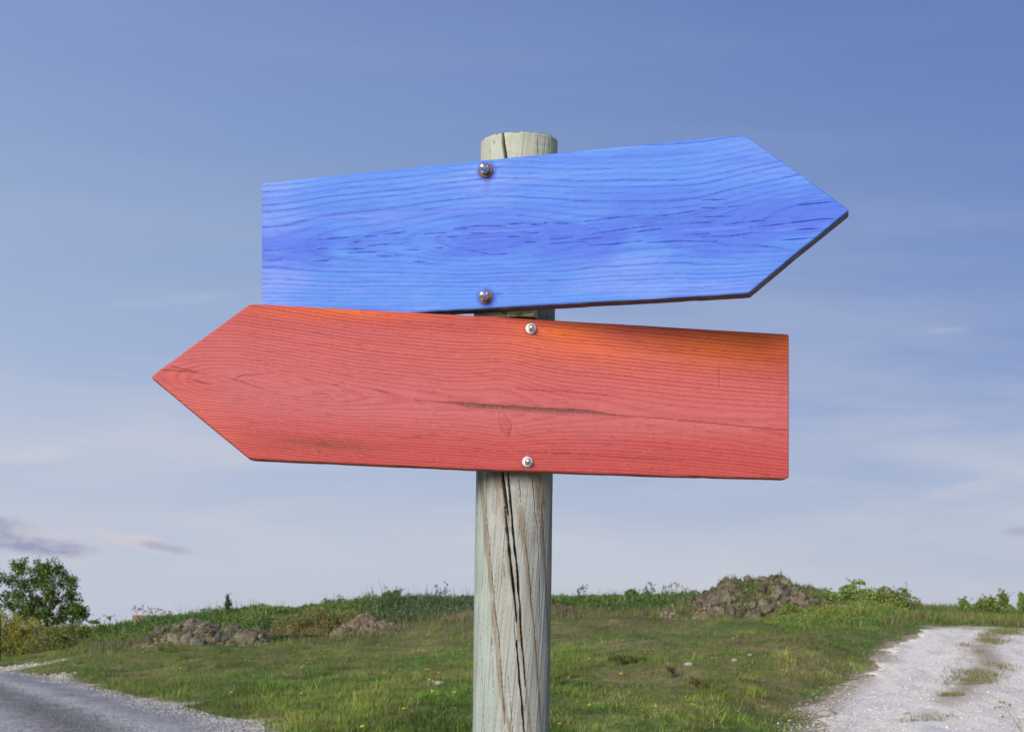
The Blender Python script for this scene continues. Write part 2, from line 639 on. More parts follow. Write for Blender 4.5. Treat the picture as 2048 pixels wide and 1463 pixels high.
n_ = fbm(RX * 1.0, RY * 0.5, 64)
base = np.array([0.36, 0.345, 0.32])
darkc = np.array([0.19, 0.182, 0.17])
lightc = np.array([0.52, 0.50, 0.47])
RC = base + np.zeros(RX.shape + (3,))


def lay(C, k, c):
    k = np.clip(k, 0, 1)[..., None]
    return C * (1 - k) + np.asarray(c) * k


RC = lay(RC, np.exp(-((s_ - 1.15) / 0.35) ** 2) * 0.9, lightc)
RC = lay(RC, np.exp(-((s_ - 1.95) / 0.42) ** 2) * (0.55 + 0.7 * n_), darkc)
RC = lay(RC, np.exp(-((s_ - 3.0) / 0.5) ** 2) * 0.85, lightc)
RC = lay(RC, np.exp(-((s_ - 4.3) / 0.5) ** 2) * 0.5, darkc)
RC = lay(RC, sst(0.75, 0.35, s_) * 0.75, (0.24, 0.24, 0.25))
RC = lay(RC, sst(0.50, 0.66, fbm(RX * 2, RY * 1.2, 66)) * 0.25, darkc)
rm = mesh_np('road', np.stack([RX, RY, RZ], -1), quads=grid_faces(len(ry), len(rw))[:, ::-1], col=RC.reshape(-1, 3), smooth=True)
road = tag(link('road', rm, M['road']), kind='structure')

# track ---------------------------------------------------------------
tb = np.concatenate([np.arange(-5, 12, 0.6), np.arange(12, 38.01, 0.13)])
ta = np.linspace(0, 1, 110)
L_, R_ = np.interp(tb, TRK_D, TRK_L), np.interp(tb, TRK_D, TRK_R)
jl = (fbm(tb * 1.2, tb * 0 + 3, 71) - 0.5) * 1.0 + (fbm(tb * 5, tb * 0, 72) - 0.5) * 0.5
TX = L_[:, None] + ta[None, :] * (R_ - L_)[:, None] + jl[:, None] * np.clip(1 - ta * 7, 0, 1)[None, :]
TYY = tb[:, None] - (sst(30, 38, tb)[:, None] * 0.14 * np.maximum(TX - 12.0, 0)) + (fbm(TX * 1.6, TX * 0, 75) - 0.5) * 0.7 * sst(36, 38, tb)[:, None]
ang = ta[None, :] + 0 * tb[:, None]
# middle strip column in metres from the left edge
mid = np.interp(tb, [-5, 19, 22, 25, 28, 32, 35, 38], [3.0, 1.55, 1.95, 2.25, 2.35, 2.15, 2.25, 2.1])
ms = (TX - L_[:, None]) - mid[:, None]
TN = fbm(TX * 1.4, TYY * 0.5, 73)
TF = fbm(TX * 5, TYY * 1.3, 74, 4)
rut = np.exp(-((np.abs(ms) - 1.15) / 0.5) ** 2)
TZZ = terrain(TX, TYY) + 0.015 - 0.05 * rut + 0.02 * np.exp(-(ms / 0.45) ** 2) + (TF - 0.5) * 0.03 + (fbm(TX * 9, TYY * 9, 77, 3) - 0.5) * 0.03
TZZ -= 0.08 * (sst(0.010, 0.0, ta)[None, :] + sst(0.99, 1.0, ta)[None, :]) + 0.08 * sst(37.8, 38, tb)[:, None]
TC = np.array([0.84, 0.78, 0.67]) + np.zeros(TX.shape + (3,))
TC = lay(TC, rut * (0.15 + 0.5 * sst(0.4, 0.6, TF)), (0.68, 0.64, 0.58))
TC = lay(TC, sst(0.55, 0.7, TN) * 0.5, (0.82, 0.77, 0.70))
TC = lay(TC, sst(0.52, 0.75, TF) * 0.35, (0.46, 0.43, 0.39))
strip_k = np.exp(-(ms / 0.40) ** 2) * sst(0.22, 0.42, TF * 0.6 + TN * 0.4) * sst(18, 24, TYY) * (1 - sst(36, 37.5, TYY))
TC = lay(TC, strip_k * 0.85, (0.36, 0.28, 0.19))
TC = lay(TC, sst(0.7, 0.0, (TX - L_[:, None])) * sst(0.35, 0.6, TN) * 0.9, (0.34, 0.27, 0.18))
tm = mesh_np('track', np.stack([TX, TYY, TZZ], -1), quads=grid_faces(len(tb), len(ta))[:, ::-1], col=TC.reshape(-1, 3), smooth=True)
me_n = tm.polygons[0].normal.z
track = tag(link('dirt_track', tm, M['stone']), kind='structure')


# ------------------------------------------------------------------ plants
def blade_mesh(name, P, H, W, C, lean=0.35, up=None, wind=None, bend=True):
    """thin blades; P (n,3), H, W (n), C (n,3)"""
    n = len(P)
    a = rng.uniform(0, 2 * np.pi, n)
    side = np.stack([np.cos(a), np.sin(a), np.zeros(n)], 1)
    la = rng.uniform(0, 2 * np.pi, n)
    ll = np.abs(rng.normal(0, lean, n))
    ld = np.stack([np.cos(la) * ll, np.sin(la) * ll, np.ones(n)], 1)
    if wind is not None:
        ld[:, 0] += wind
    ld /= np.linalg.norm(ld, axis=1)[:, None]
    w2 = (W / 2)[:, None]
    v0, v1 = P - side * w2, P + side * w2
    if not bend:
        tip = P + ld * H[:, None]
        V = np.stack([v0, v1, tip], 1).reshape(-1, 3)
        T = np.arange(3 * n).reshape(n, 3)
        Cc = np.stack([C * 0.8, C * 0.8, C * 1.12], 1).reshape(-1, 3)
        return mesh_np(name, V, tris=T, col=Cc)
    midp = P + ld * (H * 0.55)[:, None]
    ld2 = ld.copy(); ld2[:, :2] *= 2.0; ld2 /= np.linalg.norm(ld2, axis=1)[:, None]
    tip = midp + ld2 * (H * 0.45)[:, None]
    V = np.stack([v0, v1, midp + side * w2 * 0.7, tip, midp - side * w2 * 0.7], 1).reshape(-1, 3)
    b_ = np.arange(n) * 5
    Q = np.stack([b_, b_ + 1, b_ + 2, b_ + 4], 1)
    T = np.stack([b_ + 4, b_ + 2, b_ + 3], 1)
    Cc = np.stack([C * 0.85, C * 0.85, C, C * 1.12, C], 1).reshape(-1, 3)
    return mesh_np(name, V, quads=Q, tris=T, col=Cc)


def leaf_arrays(P, S, C, flat=0.0):
    n = len(P)
    d1 = rng.normal(size=(n, 3)); d1[:, 2] *= (1 - flat)
    d1 /= np.linalg.norm(d1, axis=1)[:, None]
    d2 = rng.normal(size=(n, 3))
    d2 -= d1 * np.sum(d1 * d2, 1)[:, None]
    d2 /= np.linalg.norm(d2, axis=1)[:, None]
    nn = np.cross(d1, d2)
    S = np.asarray(S)[:, None]
    a = P - d1 * S * 0.5
    c = P + d1 * S * 0.55
    b = P + d2 * S * 0.33 + nn * S * 0.08
    d = P - d2 * S * 0.33 + nn * S * 0.08
    V = np.stack([a, b, c, d], 1).reshape(-1, 3)
    Q = np.arange(4 * n).reshape(n, 4)
    return V, Q, np.repeat(C, 4, 0)


def leaf_mesh(name, P, S, C, flat=0.0):
    V, Q, Cc = leaf_arrays(P, S, C, flat)
    return mesh_np(name, V, quads=Q, col=Cc)


def tube_arrays(pts, r0, r1, k=6):
    pts = np.asarray(pts, float)
    n = len(pts)
    d = np.gradient(pts, axis=0)
    d /= np.linalg.norm(d, axis=1)[:, None] + 1e-9
    ref = np.array([0.31, 0.9, 0.2])
    a = np.cross(d, ref); a /= np.linalg.norm(a, axis=1)[:, None]
    b = np.cross(d, a)
    rr = np.linspace(r0, r1, n)[:, None, None]
    an = np.linspace(0, 2 * np.pi, k, endpoint=False)
    ring = pts[:, None, :] + rr * (np.cos(an)[None, :, None] * a[:, None, :] + np.sin(an)[None, :, None] * b[:, None, :])
    V = ring.reshape(-1, 3)
    q = []
    for i in range(n - 1):
        for j in range(k):
            q.append((i * k + j, i * k + (j + 1) % k, (i + 1) * k + (j + 1) % k, (i + 1) * k + j))
    return V, np.array(q)


def join(parts):
    V, Q, C, o = [], [], [], 0
    for v_, q_, c_ in parts:
        V.append(v_); Q.append(q_ + o); C.append(c_); o += len(v_)
    return np.concatenate(V), np.concatenate(Q), np.concatenate(C)


def jitter_col(base_, n, amt=0.25, hue=0.12):
    b = np.asarray(base_, float)
    k = np.clip(rng.normal(1, amt, (n, 1)), 0.45, 1.7)
    h = rng.normal(0, hue, (n, 1))
    c = b * k
    c = c * np.concatenate([1 + h, 1 + 0.2 * h, 1 - h * 0.5], 1)
    return np.clip(c, 0.005, 1)


# ---- the meadow: seen area sampled evenly over the picture
NB = 520000
pxs = rng.uniform(-260, 2300, NB)
inv = rng.uniform(1 / 56.0 ** 1.25, 1 / 15.5 ** 1.25, NB)
ds = (1 / inv) ** (1 / 1.25)
X = (pxs - 1024) / F * ds
Y = ds
cl_n = 3200
cl_px = rng.uniform(-260, 2300, cl_n)
cl_d = (1 / rng.uniform(1 / 56.0 ** 1.25, 1 / 15.5 ** 1.25, cl_n)) ** (1 / 1.25)
cl_r = rng.uniform(0.06, 0.28, cl_n)
cl_h = rng.uniform(1.1, 2.0, cl_n)
cl_c = np.clip(rng.normal(1.08, 0.22, cl_n), 0.55, 1.7)
ci_ = rng.integers(0, cl_n, NB)
incl = rng.random(NB) < 0.42
X = np.where(incl, (cl_px[ci_] - 1024) / F * cl_d[ci_] + rng.normal(0, 1, NB) * cl_r[ci_], X)
Y = np.where(incl, cl_d[ci_] + rng.normal(0, 1, NB) * cl_r[ci_], Y)
pxs = X / Y * F + 1024
rs, ts = road_s(X, Y), track_s(X, Y)
n1 = fbm(X * 0.9, Y * 0.9, 81)
n2 = fbm(X * 3.1, Y * 1.5, 82, 4, 0.6)
bm_ = bare_mask(X, Y)
keep = (rs < -0.12) & (ts < 0.05 + (n2 - 0.5) * 0.6) & (rng.random(NB) > bm_ * 0.97)
keep &= incl | (rng.random(NB) < (0.22 + 1.6 * sst(0.32, 0.6, n2)))
clh = np.where(incl, cl_h[ci_], 1.0)[keep]; clc = np.where(incl, cl_c[ci_], 0.95)[keep]
X, Y, n1, n2, pxs = X[keep], Y[keep], n1[keep], n2[keep], pxs[keep]
rs, ts = rs[keep], ts[keep]
Z = terrain(X, Y)
C = patch_col(X, Y)
n = len(X)
C = C * np.array([0.84, 0.94, 0.60]) * (0.66 + 0.62 * sst(0.32, 0.62, fbm(X * 0.55, Y * 0.32, 119, 4)))[:, None] * np.clip(rng.normal(1, 0.22, (n, 1)), 0.5, 1.6) * (0.42 + 1.12 * n2[:, None]) * clc[:, None]
dryb = rng.random(n) < 0.10
C[dryb] = np.array([0.30, 0.26, 0.15]) * rng.uniform(0.7, 1.2, (dryb.sum(), 1))
thin = sst(1100, 1250, pxs) * (1 - sst(1500, 1640, pxs)) * (1 - sst(34, 40, Y))
H = (0.040 + 0.105 * n1 ** 1.3) * rng.uniform(0.5, 1.35, n) * (1 - 0.40 * thin) * (0.6 + 0.8 * n2)
H *= np.clip(0.35 + np.minimum(-rs, -ts) * 0.6, 0.35, 1)
H *= (1 + 0.5 * sst(40, 50, Y)) * clh * (0.72 + 0.28 * sst(20, 30, Y))
W = rng.uniform(0.007, 0.016, n)
lng = rng.random(n) < 0.05 * sst(0.35, 0.6, n1) + 0.015
H[lng] = H[lng] * 1.2 + rng.uniform(0.03, 0.10, lng.sum())
W[lng] = rng.uniform(0.012, 0.020, lng.sum())
C[lng] *= rng.choice([0.6, 0.85, 1.1, 1.35], (lng.sum(), 1))
gm = blade_mesh('meadow_grass', np.stack([X, Y, Z - 0.01], 1), H, W, C, 0.85, bend=False)
tag(link('meadow_grass', gm, M['grass']), 'low green meadow grass with dry patches covering the slope between road and track', 'grass', kind='stuff')

# ---- grass strip and tufts in the middle of the track
n = 26000
b = rng.uniform(19.5, 37.2, n)
mL = np.interp(b, TRK_D, TRK_L) + np.interp(b, [-5, 19, 22, 25, 28, 32, 35, 38], [3.0, 1.55, 1.95, 2.25, 2.35, 2.15, 2.25, 2.1])
X = mL + rng.normal(0, 0.27, n)
Y = b
k = fbm(X * 1.4, Y * 0.5, 73) * 0.5 + fbm(X * 2.5, Y * 0.7, 92) * 0.5
pxk = X / Y * F + 1024
keep = (rng.random(n) < 0.75 * sst(0.40, 0.60, k)) & (Y > 24.5)
keep |= (np.hypot(X - mL + 0.05, (Y - 22.9) * 0.8) < 0.22)
keep |= (np.hypot(X - mL - 0.0, (Y - 19.8) * 0.7) < 0.42) & (rng.random(n) < 0.35 * sst(0.4, 0.6, k))
X, Y = X[keep], Y[keep]
Z = terrain(X, Y) + 0.025
n = len(X)
C = jitter_col((0.17, 0.19, 0.06), n, 0.25)
dr = rng.random(n) < 0.35
C[dr] = jitter_col((0.32, 0.24, 0.14), dr.sum(), 0.2)
gm = blade_mesh('track_grass', np.stack([X, Y, Z], 1), rng.uniform(0.03, 0.10, n), rng.uniform(0.008, 0.016, n), C, 0.7, bend=False)
tag(link('track_grass', gm, M['grass']), 'strip of short trampled grass between the wheel ruts of the pale track', 'grass', kind='stuff')

# ---- tall herbage on the bank behind the meadow
crest_px = np.array([170, 215, 300, 380, 450, 520, 580, 640, 700, 740, 800, 900, 1000, 1150, 1300, 1380, 1480, 1600, 1700, 1840])
crest_y = np.array([1258, 1250, 1234, 1224, 1216, 1210, 1214, 1206, 1198, 1190, 1187, 1190, 1192, 1191, 1188, 1185, 1187, 1190, 1195, 1225])


def bank_h(px, d, zg):
    """height that herbage may reach so that the bank's skyline runs as it should"""
    top = EYE + (HOR - np.interp(px, crest_px, crest_y)) * 57.0 / F
    return np.clip(top - zg, 0.10, 1.0)


n = 150000
px = rng.uniform(165, 1860, n)
d = rng.uniform(50.5, 62, n)
X, Y = (px - 1024) / F * d, d
zg = terrain(X, Y)
fm = fbm(X * 0.7, Y * 0.7, 101)
edge = 50.5 + 1.3 * (fbm(px * 0.012, px * 0, 102) - 0.5) + 1.6 * sst(1000, 1110, px) * (1 - sst(1160, 1200, px))
keep = (d > edge) & (rng.random(n) < 0.3 + 1.3 * fm)
keep &= rng.random(n) < np.where(d > 58.5, 0.45, 1.0)
px, d, X, Y, zg, fm = [q[keep] for q in (px, d, X, Y, zg, fm)]
n = len(px)
rise = np.clip((d - 50.5) / 5.0, 0.35, 1)
hh = bank_h(px, d, zg) * rise * (0.35 + 1.2 * fbm(X * 2.6, Y * 0.9, 104, 5, 0.6))
isleaf = rng.random(n) < 0.58
cgreen = np.array([0.075, 0.150, 0.036])
cmoss = np.array([0.135, 0.195, 0.042])
cblue = np.array([0.085, 0.135, 0.060])
mixk = sst(0.35, 0.65, fbm(X * 0.5, Y * 0.8, 105))[:, None]
C = cgreen * (1 - mixk) + cmoss * mixk
lb = (sst(700, 800, px) * (1 - sst(930, 1010, px)))[:, None]
C = C * (1 - lb) + cblue * lb
C = C * np.clip(rng.normal(1, 0.26, (n, 1)), 0.4, 1.7)
Pz = zg + hh * rng.random(n) ** 0.75
P = np.stack([X, Y, Pz], 1)[isleaf]
lm = leaf_mesh('bank_herbage', P, rng.uniform(0.05, 0.13, len(P)), C[isleaf])
tag(link('bank_herbage', lm, M['leaf']), 'dense leafy green weeds covering the bank behind the meadow', 'weeds', kind='stuff')
ib = ~isleaf
m_n = ib.sum()
pale = rng.random(m_n) < 0.14
Cb = C[ib] * 1.05
Cb[pale] = np.array([0.26, 0.27, 0.16])
bmm = blade_mesh('bank_tall_grass', np.stack([X, Y, zg], 1)[ib], hh[ib] * rng.uniform(0.7, 1.2, m_n) * np.where(rng.random(m_n) < 0.05, 1.6, 1.0), rng.uniform(0.02, 0.045, m_n), Cb, 0.35)
tag(link('bank_tall_grass', bmm, M['grass']), 'tall arching grass growing among the weeds on the bank', 'grass', kind='stuff')

# rough grass on the rise behind the track, right
n = 45000
px = rng.uniform(1560, 2500, n)
d = rng.uniform(38.2, 56, n)
X, Y = (px - 1024) / F * d, d
keep = track_s(X, Y) < -0.25
X, Y = X[keep], Y[keep]
n = len(X)
C = patch_col(X, Y) * np.clip(rng.normal(1.0, 0.22, (n, 1)), 0.5, 1.6)
kk = fbm(X * 0.8, Y * 0.8, 107)
br = (kk > 0.6) & (rng.random(n) < 0.5)
C[br] = jitter_col((0.17, 0.12, 0.08), br.sum(), 0.2)
gm = blade_mesh('rough_grass', np.stack([X, Y, terrain(X, Y)], 1), rng.uniform(0.10, 0.30, n), rng.uniform(0.012, 0.026, n), C, 0.4)
tag(link('rough_grass', gm, M['grass']), 'longer rough grass on the rise behind the top of the pale track', 'grass', kind='stuff')

# weeds on the slope between the tall heap and the track
n = 34000
px = rng.uniform(1530, 1880, n)
d = rng.uniform(40.5, 46.5, n)
X, Y = (px - 1024) / F * d, d
zg = terrain(X, Y)
topr = np.interp(px, [1530, 1600, 1660, 1720, 1780, 1830, 1880], [1236, 1216, 1198, 1192, 1198, 1216, 1238])
mx = np.clip(EYE + (HOR - topr) * d / F - zg, 0.08, 1.2) * (0.30 + 1.1 * fbm(X * 1.6, Y * 1.2, 131, 4)) * np.clip((d - 40.5) / 3.0, 0.25, 1)
keep = (rng.random(n) < 0.25 + 1.3 * fbm(X * 1.1, Y * 1.1, 132)) & (track_s(X, Y) < -0.5)
X, Y, zg, mx = X[keep], Y[keep], zg[keep], mx[keep]
n = len(X)
kk = sst(0.35, 0.65, fbm(X * 0.9, Y * 0.9, 133))[:, None]
C = (np.array([0.16, 0.24, 0.055]) * (1 - kk) + np.array([0.26, 0.30, 0.075]) * kk) * np.clip(rng.normal(1, 0.25, (n, 1)), 0.4, 1.6)
lf = rng.random(n) < 0.6
lm = leaf_mesh('slope_weeds', np.stack([X, Y, zg + mx * rng.random(n)], 1)[lf], rng.uniform(0.035, 0.085, lf.sum()), C[lf])
tag(link('slope_weeds', lm, M['leaf']), 'loose light green leafy weeds on the slope between tall soil heap and track', 'weeds', kind='stuff')
lb_ = ~lf
gm = blade_mesh('slope_grass', np.stack([X, Y, zg], 1)[lb_], mx[lb_] * rng.uniform(0.6, 1.15, lb_.sum()), rng.uniform(0.012, 0.028, lb_.sum()), C[lb_], 0.4)
tag(link('slope_grass', gm, M['grass']), 'tall grass stems among the weeds right of the tall soil heap', 'grass', kind='stuff')

# dry purplish stalks along the foot of the bank
n = 20000
px = rng.uniform(150, 1560, n)
d = 49.0 + rng.normal(0, 1.5, n)
X, Y = (px - 1024) / F * d, d
k = fbm(X * 0.6, Y * 0.6, 111)
keep = (rng.random(n) < sst(0.35, 0.6, k)) & (Y > 44)
X, Y = X[keep], Y[keep]
n = len(X)
C = jitter_col((0.20, 0.165, 0.10), n, 0.25)
gr = rng.random(n) < 0.5
C[gr] = jitter_col((0.12, 0.15, 0.05), gr.sum(), 0.2)
gm = blade_mesh('dry_stalks', np.stack([X, Y, terrain(X, Y)], 1), rng.uniform(0.12, 0.42, n), rng.uniform(0.010, 0.018, n), C, 0.2)
tag(link('dry_stalks', gm, M['grass']), 'thin brownish purple dry stalks along the foot of the bank', 'dry stalks', kind='stuff')


# ---- gravel and stones --------------------------------------------
def stones_mesh(name, P, S, C):
    base_v = np.array([(1, 0, 0), (-1, 0, 0), (0, 1, 0), (0, -1, 0), (0, 0, 1), (0, 0, -0.6)], float)
    f = np.array([(0, 2, 4), (2, 1, 4), (1, 3, 4), (3, 0, 4), (2, 0, 5), (1, 2, 5), (3, 1, 5), (0, 3, 5)])
    n = len(P)
    V = base_v[None] * rng.uniform(0.6, 1.2, (n, 6, 1)) * np.asarray(S)[:, None, None] * 0.5
    V[:, :, 2] *= 0.65
    a = rng.uniform(0, 6.28, n)
    c, s = np.cos(a)[:, None], np.sin(a)[:, None]
    x = V[:, :, 0] * c - V[:, :, 1] * s
    y = V[:, :, 0] * s + V[:, :, 1] * c
    V = np.stack([x, y, V[:, :, 2]], -1) + P[:, None, :]
    T = f[None] + (np.arange(n) * 6)[:, None, None]
    return mesh_np(name, V.reshape(-1, 3), tris=T.reshape(-1, 3), col=np.repeat(C, 6, 0))


n = 38000
Y = 1 / rng.uniform(1 / 46., 1 / 14., n)
off = np.maximum(rng.normal(0.42, 0.42, n), -0.35)
off[30000:] = rng.normal(2.1, 0.5, 8000)
ex_ = np.interp(Y, ROAD_Y, ROAD_X)
slp = np.interp(Y, ROAD_Y[1:-1], np.gradient(ROAD_X, ROAD_Y)[1:-1])
X = ex_ - off * np.sqrt(1 + slp ** 2)
Z = terrain(X, Y) + 0.012 + 0.03 * sst(0.6, 1.6, off)
pale = rng.random(n) < np.where(off < 0.0, 0.30, 0.05)
C = jitter_col((0.27, 0.27, 0.275), n, 0.34, 0.03)
C[pale] = jitter_col((0.44, 0.40, 0.34), pale.sum(), 0.2, 0.03)
C[30000:] *= 0.62
sm = stones_mesh('roadside_gravel', np.stack([X, Y, Z], 1), np.where(off > 1.2, 0.6, 1.0) * rng.uniform(0.02, 0.06, n), C)
tag(link('roadside_gravel', sm, M['stone']), 'loose blue grey gravel along the right edge of the asphalt road', 'gravel', kind='stuff')

n = 44000
Y = 1 / rng.uniform(1 / 37.5, 1 / 14., n)
a = rng.random(n) ** 1.25
X = np.interp(Y, TRK_D, TRK_L) - 0.45 + a * (np.interp(Y, TRK_D, TRK_R) - np.interp(Y, TRK_D, TRK_L))
keep = (Y < 38 - 0.14 * np.maximum(X - 12, 0) - 0.3) & (X / Y * F + 1024 < 2300)
tsv = track_s(X, Y)
keep &= rng.random(n) < 0.15 + 0.85 * sst(-0.35, 0.15, tsv)
X, Y = X[keep], Y[keep]
n = len(X)
Z = terrain(X, Y) + 0.022
C = jitter_col((0.64, 0.60, 0.53), n, 0.17, 0.03)
dk = rng.random(n) < 0.12
C[dk] = jitter_col((0.30, 0.28, 0.26), dk.sum(), 0.3, 0.03)
sm = stones_mesh('track_gravel', np.stack([X, Y, Z], 1), rng.uniform(0.007, 0.021, n) * rng.choice([1] * 14 + [2.6], n), C)
tag(link('track_gravel', sm, M['stone']), 'loose pale chalk gravel lying on the dirt track', 'gravel', kind='stuff')

n = 2600
Y = 1 / rng.uniform(1 / 47., 1 / 30., n)
px = rng.uniform(-100, 150, n)
X = (px - 1024) / F * Y
k = bare_mask(X, Y) * (road_s(X, Y) < -0.5)
keep = rng.random(n) < k
X, Y = X[keep], Y[keep]
n = len(X)
if n > 10:
    sm = stones_mesh('chalk_rubble', np.stack([X, Y, terrain(X, Y) + 0.02], 1), rng.uniform(0.04, 0.14, n), jitter_col((0.50, 0.46, 0.39), n, 0.2, 0.03))
    tag(link('chalk_rubble', sm, M['stone']), 'pale chalk rubble on the bare drive beside the asphalt road', 'rubble', kind='stuff')


def ico(name, seed, sub=3, amp=0.35, squash=0.8):
    import bmesh
    bm = bmesh.new()
    bmesh.ops.create_icosphere(bm, subdivisions=sub, radius=1)
    r_ = random.Random(seed)
    from mathutils import noise as mn
    o_ = Vector((r_.uniform(0, 99), r_.uniform(0, 99), r_.uniform(0, 99)))
    for v_ in bm.verts:
        k_ = 1 + amp * mn.fractal(v_.co * 1.3 + o_, 0.8, 2.2, 4)
        v_.co *= k_
        v_.co.z *= squash
    me = bpy.data.meshes.new(name)
    bm.to_mesh(me)
    bm.free()
    for p_ in me.polygons:
        p_.use_smooth = True
    return me


def blank_col(me, c):
    at_ = me.color_attributes.new('Col', 'FLOAT_COLOR', 'POINT')
    at_.data.foreach_set('color', np.tile(np.array([*c, 1], np.float32), len(me.vertices)))
    return me


stone_me = [blank_col(ico('stone', 300 + i, 2, 0.4, 0.55), (0.36, 0.33, 0.28)) for i in range(3)]
for s in stone_me:
    s.materials.append(M['stone'])
for i, (px, d, s, lab) in enumerate([
        (1378, 26.9, 0.10, 'pale stone in the meadow right of the post, largest of its row'),
        (880, 25.6, 0.12, 'whitish stone in the grass close to the left side of the post'),
        (905, 22.4, 0.08, 'small whitish stone low in the grass beside the post'),
        (1470, 27.6, 0.08, 'pale stone half sunk in the dry grass towards the track'),
        (1500, 28.6, 0.06, 'small pale stone farthest up the dry grass towards the track'),
        (1654, 21.0, 0.14, 'tan stone at the left edge of the pale track'),
        (1814, 20.6, 0.08, 'dark small stone lying out on the pale track'),
        (1930, 21.9, 0.08, 'small white stone beside the grassy middle of the track')]):
    p_ = at(px, d)
    o = link('stone', stone_me[i % 3], None, None, (p_.x, p_.y, p_.z + s * 0.15))
    o.scale = (s, s * 0.8, s * 0.7)
    o.rotation_euler = (0, 0, i * 1.3)
    tag(o, lab, 'stone', 'loose stones in the grass and on the track')


# ---- soil heaps -----------------------------------------------------
clods = [ico('clod', 400 + i, 3, 0.75, 0.8) for i in range(7)]
clods_g = []
for i, m0 in enumerate(clods):
    m0.materials.append(M['clod'])
    mg = m0.copy(); mg.materials.clear(); mg.materials.append(M['clod_grey'])
    clods_g.append(mg)


def heap(name, pxc, d, profile, depth, nclod, size, label, greyf, tuftn, seed, tuft_c=(0.13, 0.17, 0.05), big=(0, 0, 0)):
    """profile: list of (px, row of the heap's skyline)"""
    r_ = np.random.default_rng(seed)
    base_ = at(pxc, d)
    root = empty(name, base_, label, 'soil heap')
    pp = np.array([p[0] for p in profile], float); py = np.array([p[1] for p in profile], float)
    x0, x1 = (pp[0] - pxc) / F * d, (pp[-1] - pxc) / F * d

    def hgt(x, y):
        px_ = (x + base_.x) / d * F + 1024
        top = EYE + (HOR - np.interp(px_, pp, py)) * d / F
        gz = terrain(x + base_.x, y + base_.y)
        e = np.clip(1 - (y / depth) ** 2, 0, 1)
        hh_ = np.maximum(top - gz, 0) * np.sqrt(e)
        n_ = (fbm(x * 1.6, y * 1.6, seed) - 0.5) * 0.20 + (fbm(x * 5, y * 5, seed + 1) - 0.5) * 0.30
        return gz - base_.z + hh_ * (0.90 + n_) + n_ * 0.5 * (hh_ > 0.05) - 0.06
    xs = np.linspace(x0, x1, 120); ys = np.linspace(-depth, depth, 60)
    XX, YY = np.meshgrid(xs, ys, indexing='ij')
    ZZ = hgt(XX, YY)
    cc = np.array([0.21, 0.17, 0.115]) * (0.5 + 1.0 * fbm(XX * 3, YY * 3, seed + 4))[..., None]
    body = link('heap_body', mesh_np('heap_body', np.stack([XX, YY, ZZ], -1), quads=grid_faces(120, 60), col=cc.reshape(-1, 3), smooth=True), M['soil'], root)
    for i in range(nclod + big[0]):
        for _ in range(30):
            x = r_.uniform(x0 * 0.96, x1 * 0.96); y = -depth * (1.0 - 1.25 * r_.random() ** 2.4)
            gz = float(terrain(np.array([x + base_.x]), np.array([y + base_.y]))[0]) - base_.z
            z = float(hgt(np.array([x]), np.array([y]))[0])
            if z - gz > 0.02:
                break
        s = r_.uniform(*size) * (0.6 + 0.5 * min(1, (z - gz) / 0.6))
        if i < big[0]:
            s = r_.uniform(big[1], big[2])
            z -= s * 0.45
        ml = clods_g if r_.random() < greyf else clods
        c = link('clod', ml[i % 7], None, root, (x, y, z - s * 0.15))
        c.scale = (s * r_.uniform(0.8, 1.15), s, s * r_.uniform(0.8, 1.25))
        c.rotation_euler = (r_.uniform(-.4, .4), r_.uniform(-.4, .4), r_.uniform(0, 6))
    n_ = 7000
    x = r_.uniform(x0, x1, n_); y = -depth * (1.0 - 1.2 * r_.random(n_) ** 2)
    k = r_.random(n_) < sst(0.38, 0.62, fbm(x * 1.2, y * 1.2, seed + 9))
    x, y = x[k], y[k]
    z = hgt(x, y) + 0.02
    st_ = link('rubble', stones_mesh('rubble', np.stack([x, y, z], 1), r_.uniform(0.03, 0.10, len(x)), jitter_col((0.26, 0.205, 0.14), len(x), 0.38, 0.06)), M['stone'], root)
    tag(st_, kind='stuff')
    nf = int(260 * (x1 - x0) * depth * 3)
    x = r_.uniform(x0, x1, nf); y = -depth * (1.0 - 1.25 * r_.random(nf) ** 2)
    fk = fbm(x * 2.2, y * 2.2, seed + 12)
    k = r_.random(nf) < sst(0.30, 0.55, fk)
    x, y, fk = x[k], y[k], fk[k]
    z = hgt(x, y) + r_.uniform(-0.02, 0.06, len(x))
    fc = jitter_col((0.42, 0.35, 0.23), len(x), 0.35)
    g_ = r_.random(len(x)) < 0.5
    fc[g_] = jitter_col((0.17, 0.14, 0.10), g_.sum(), 0.3)
    ft = link('dead_roots', blade_mesh('dead_roots', np.stack([x, y, z], 1), r_.uniform(0.05, 0.14, len(x)), r_.uniform(0.014, 0.03, len(x)), fc, 2.5), M['grass'], root)
    tag(ft, kind='stuff')
    if tuftn:
        x = r_.uniform(x0, x1, tuftn); y = -depth * (1.0 - 1.25 * r_.random(tuftn) ** 1.8)
        k = r_.random(tuftn) < sst(0.48, 0.62, fbm(x * 1.5, y * 1.5, seed + 7))
        x, y = x[k], y[k]
        z = hgt(x, y)
        tg = link('tufts', blade_mesh('tufts', np.stack([x, y, z], 1), r_.uniform(0.10, 0.28, len(x)), r_.uniform(0.02, 0.04, len(x)), jitter_col(tuft_c, len(x), 0.3), 0.5), M['grass'], root)
        tag(tg, kind='stuff')
    return root


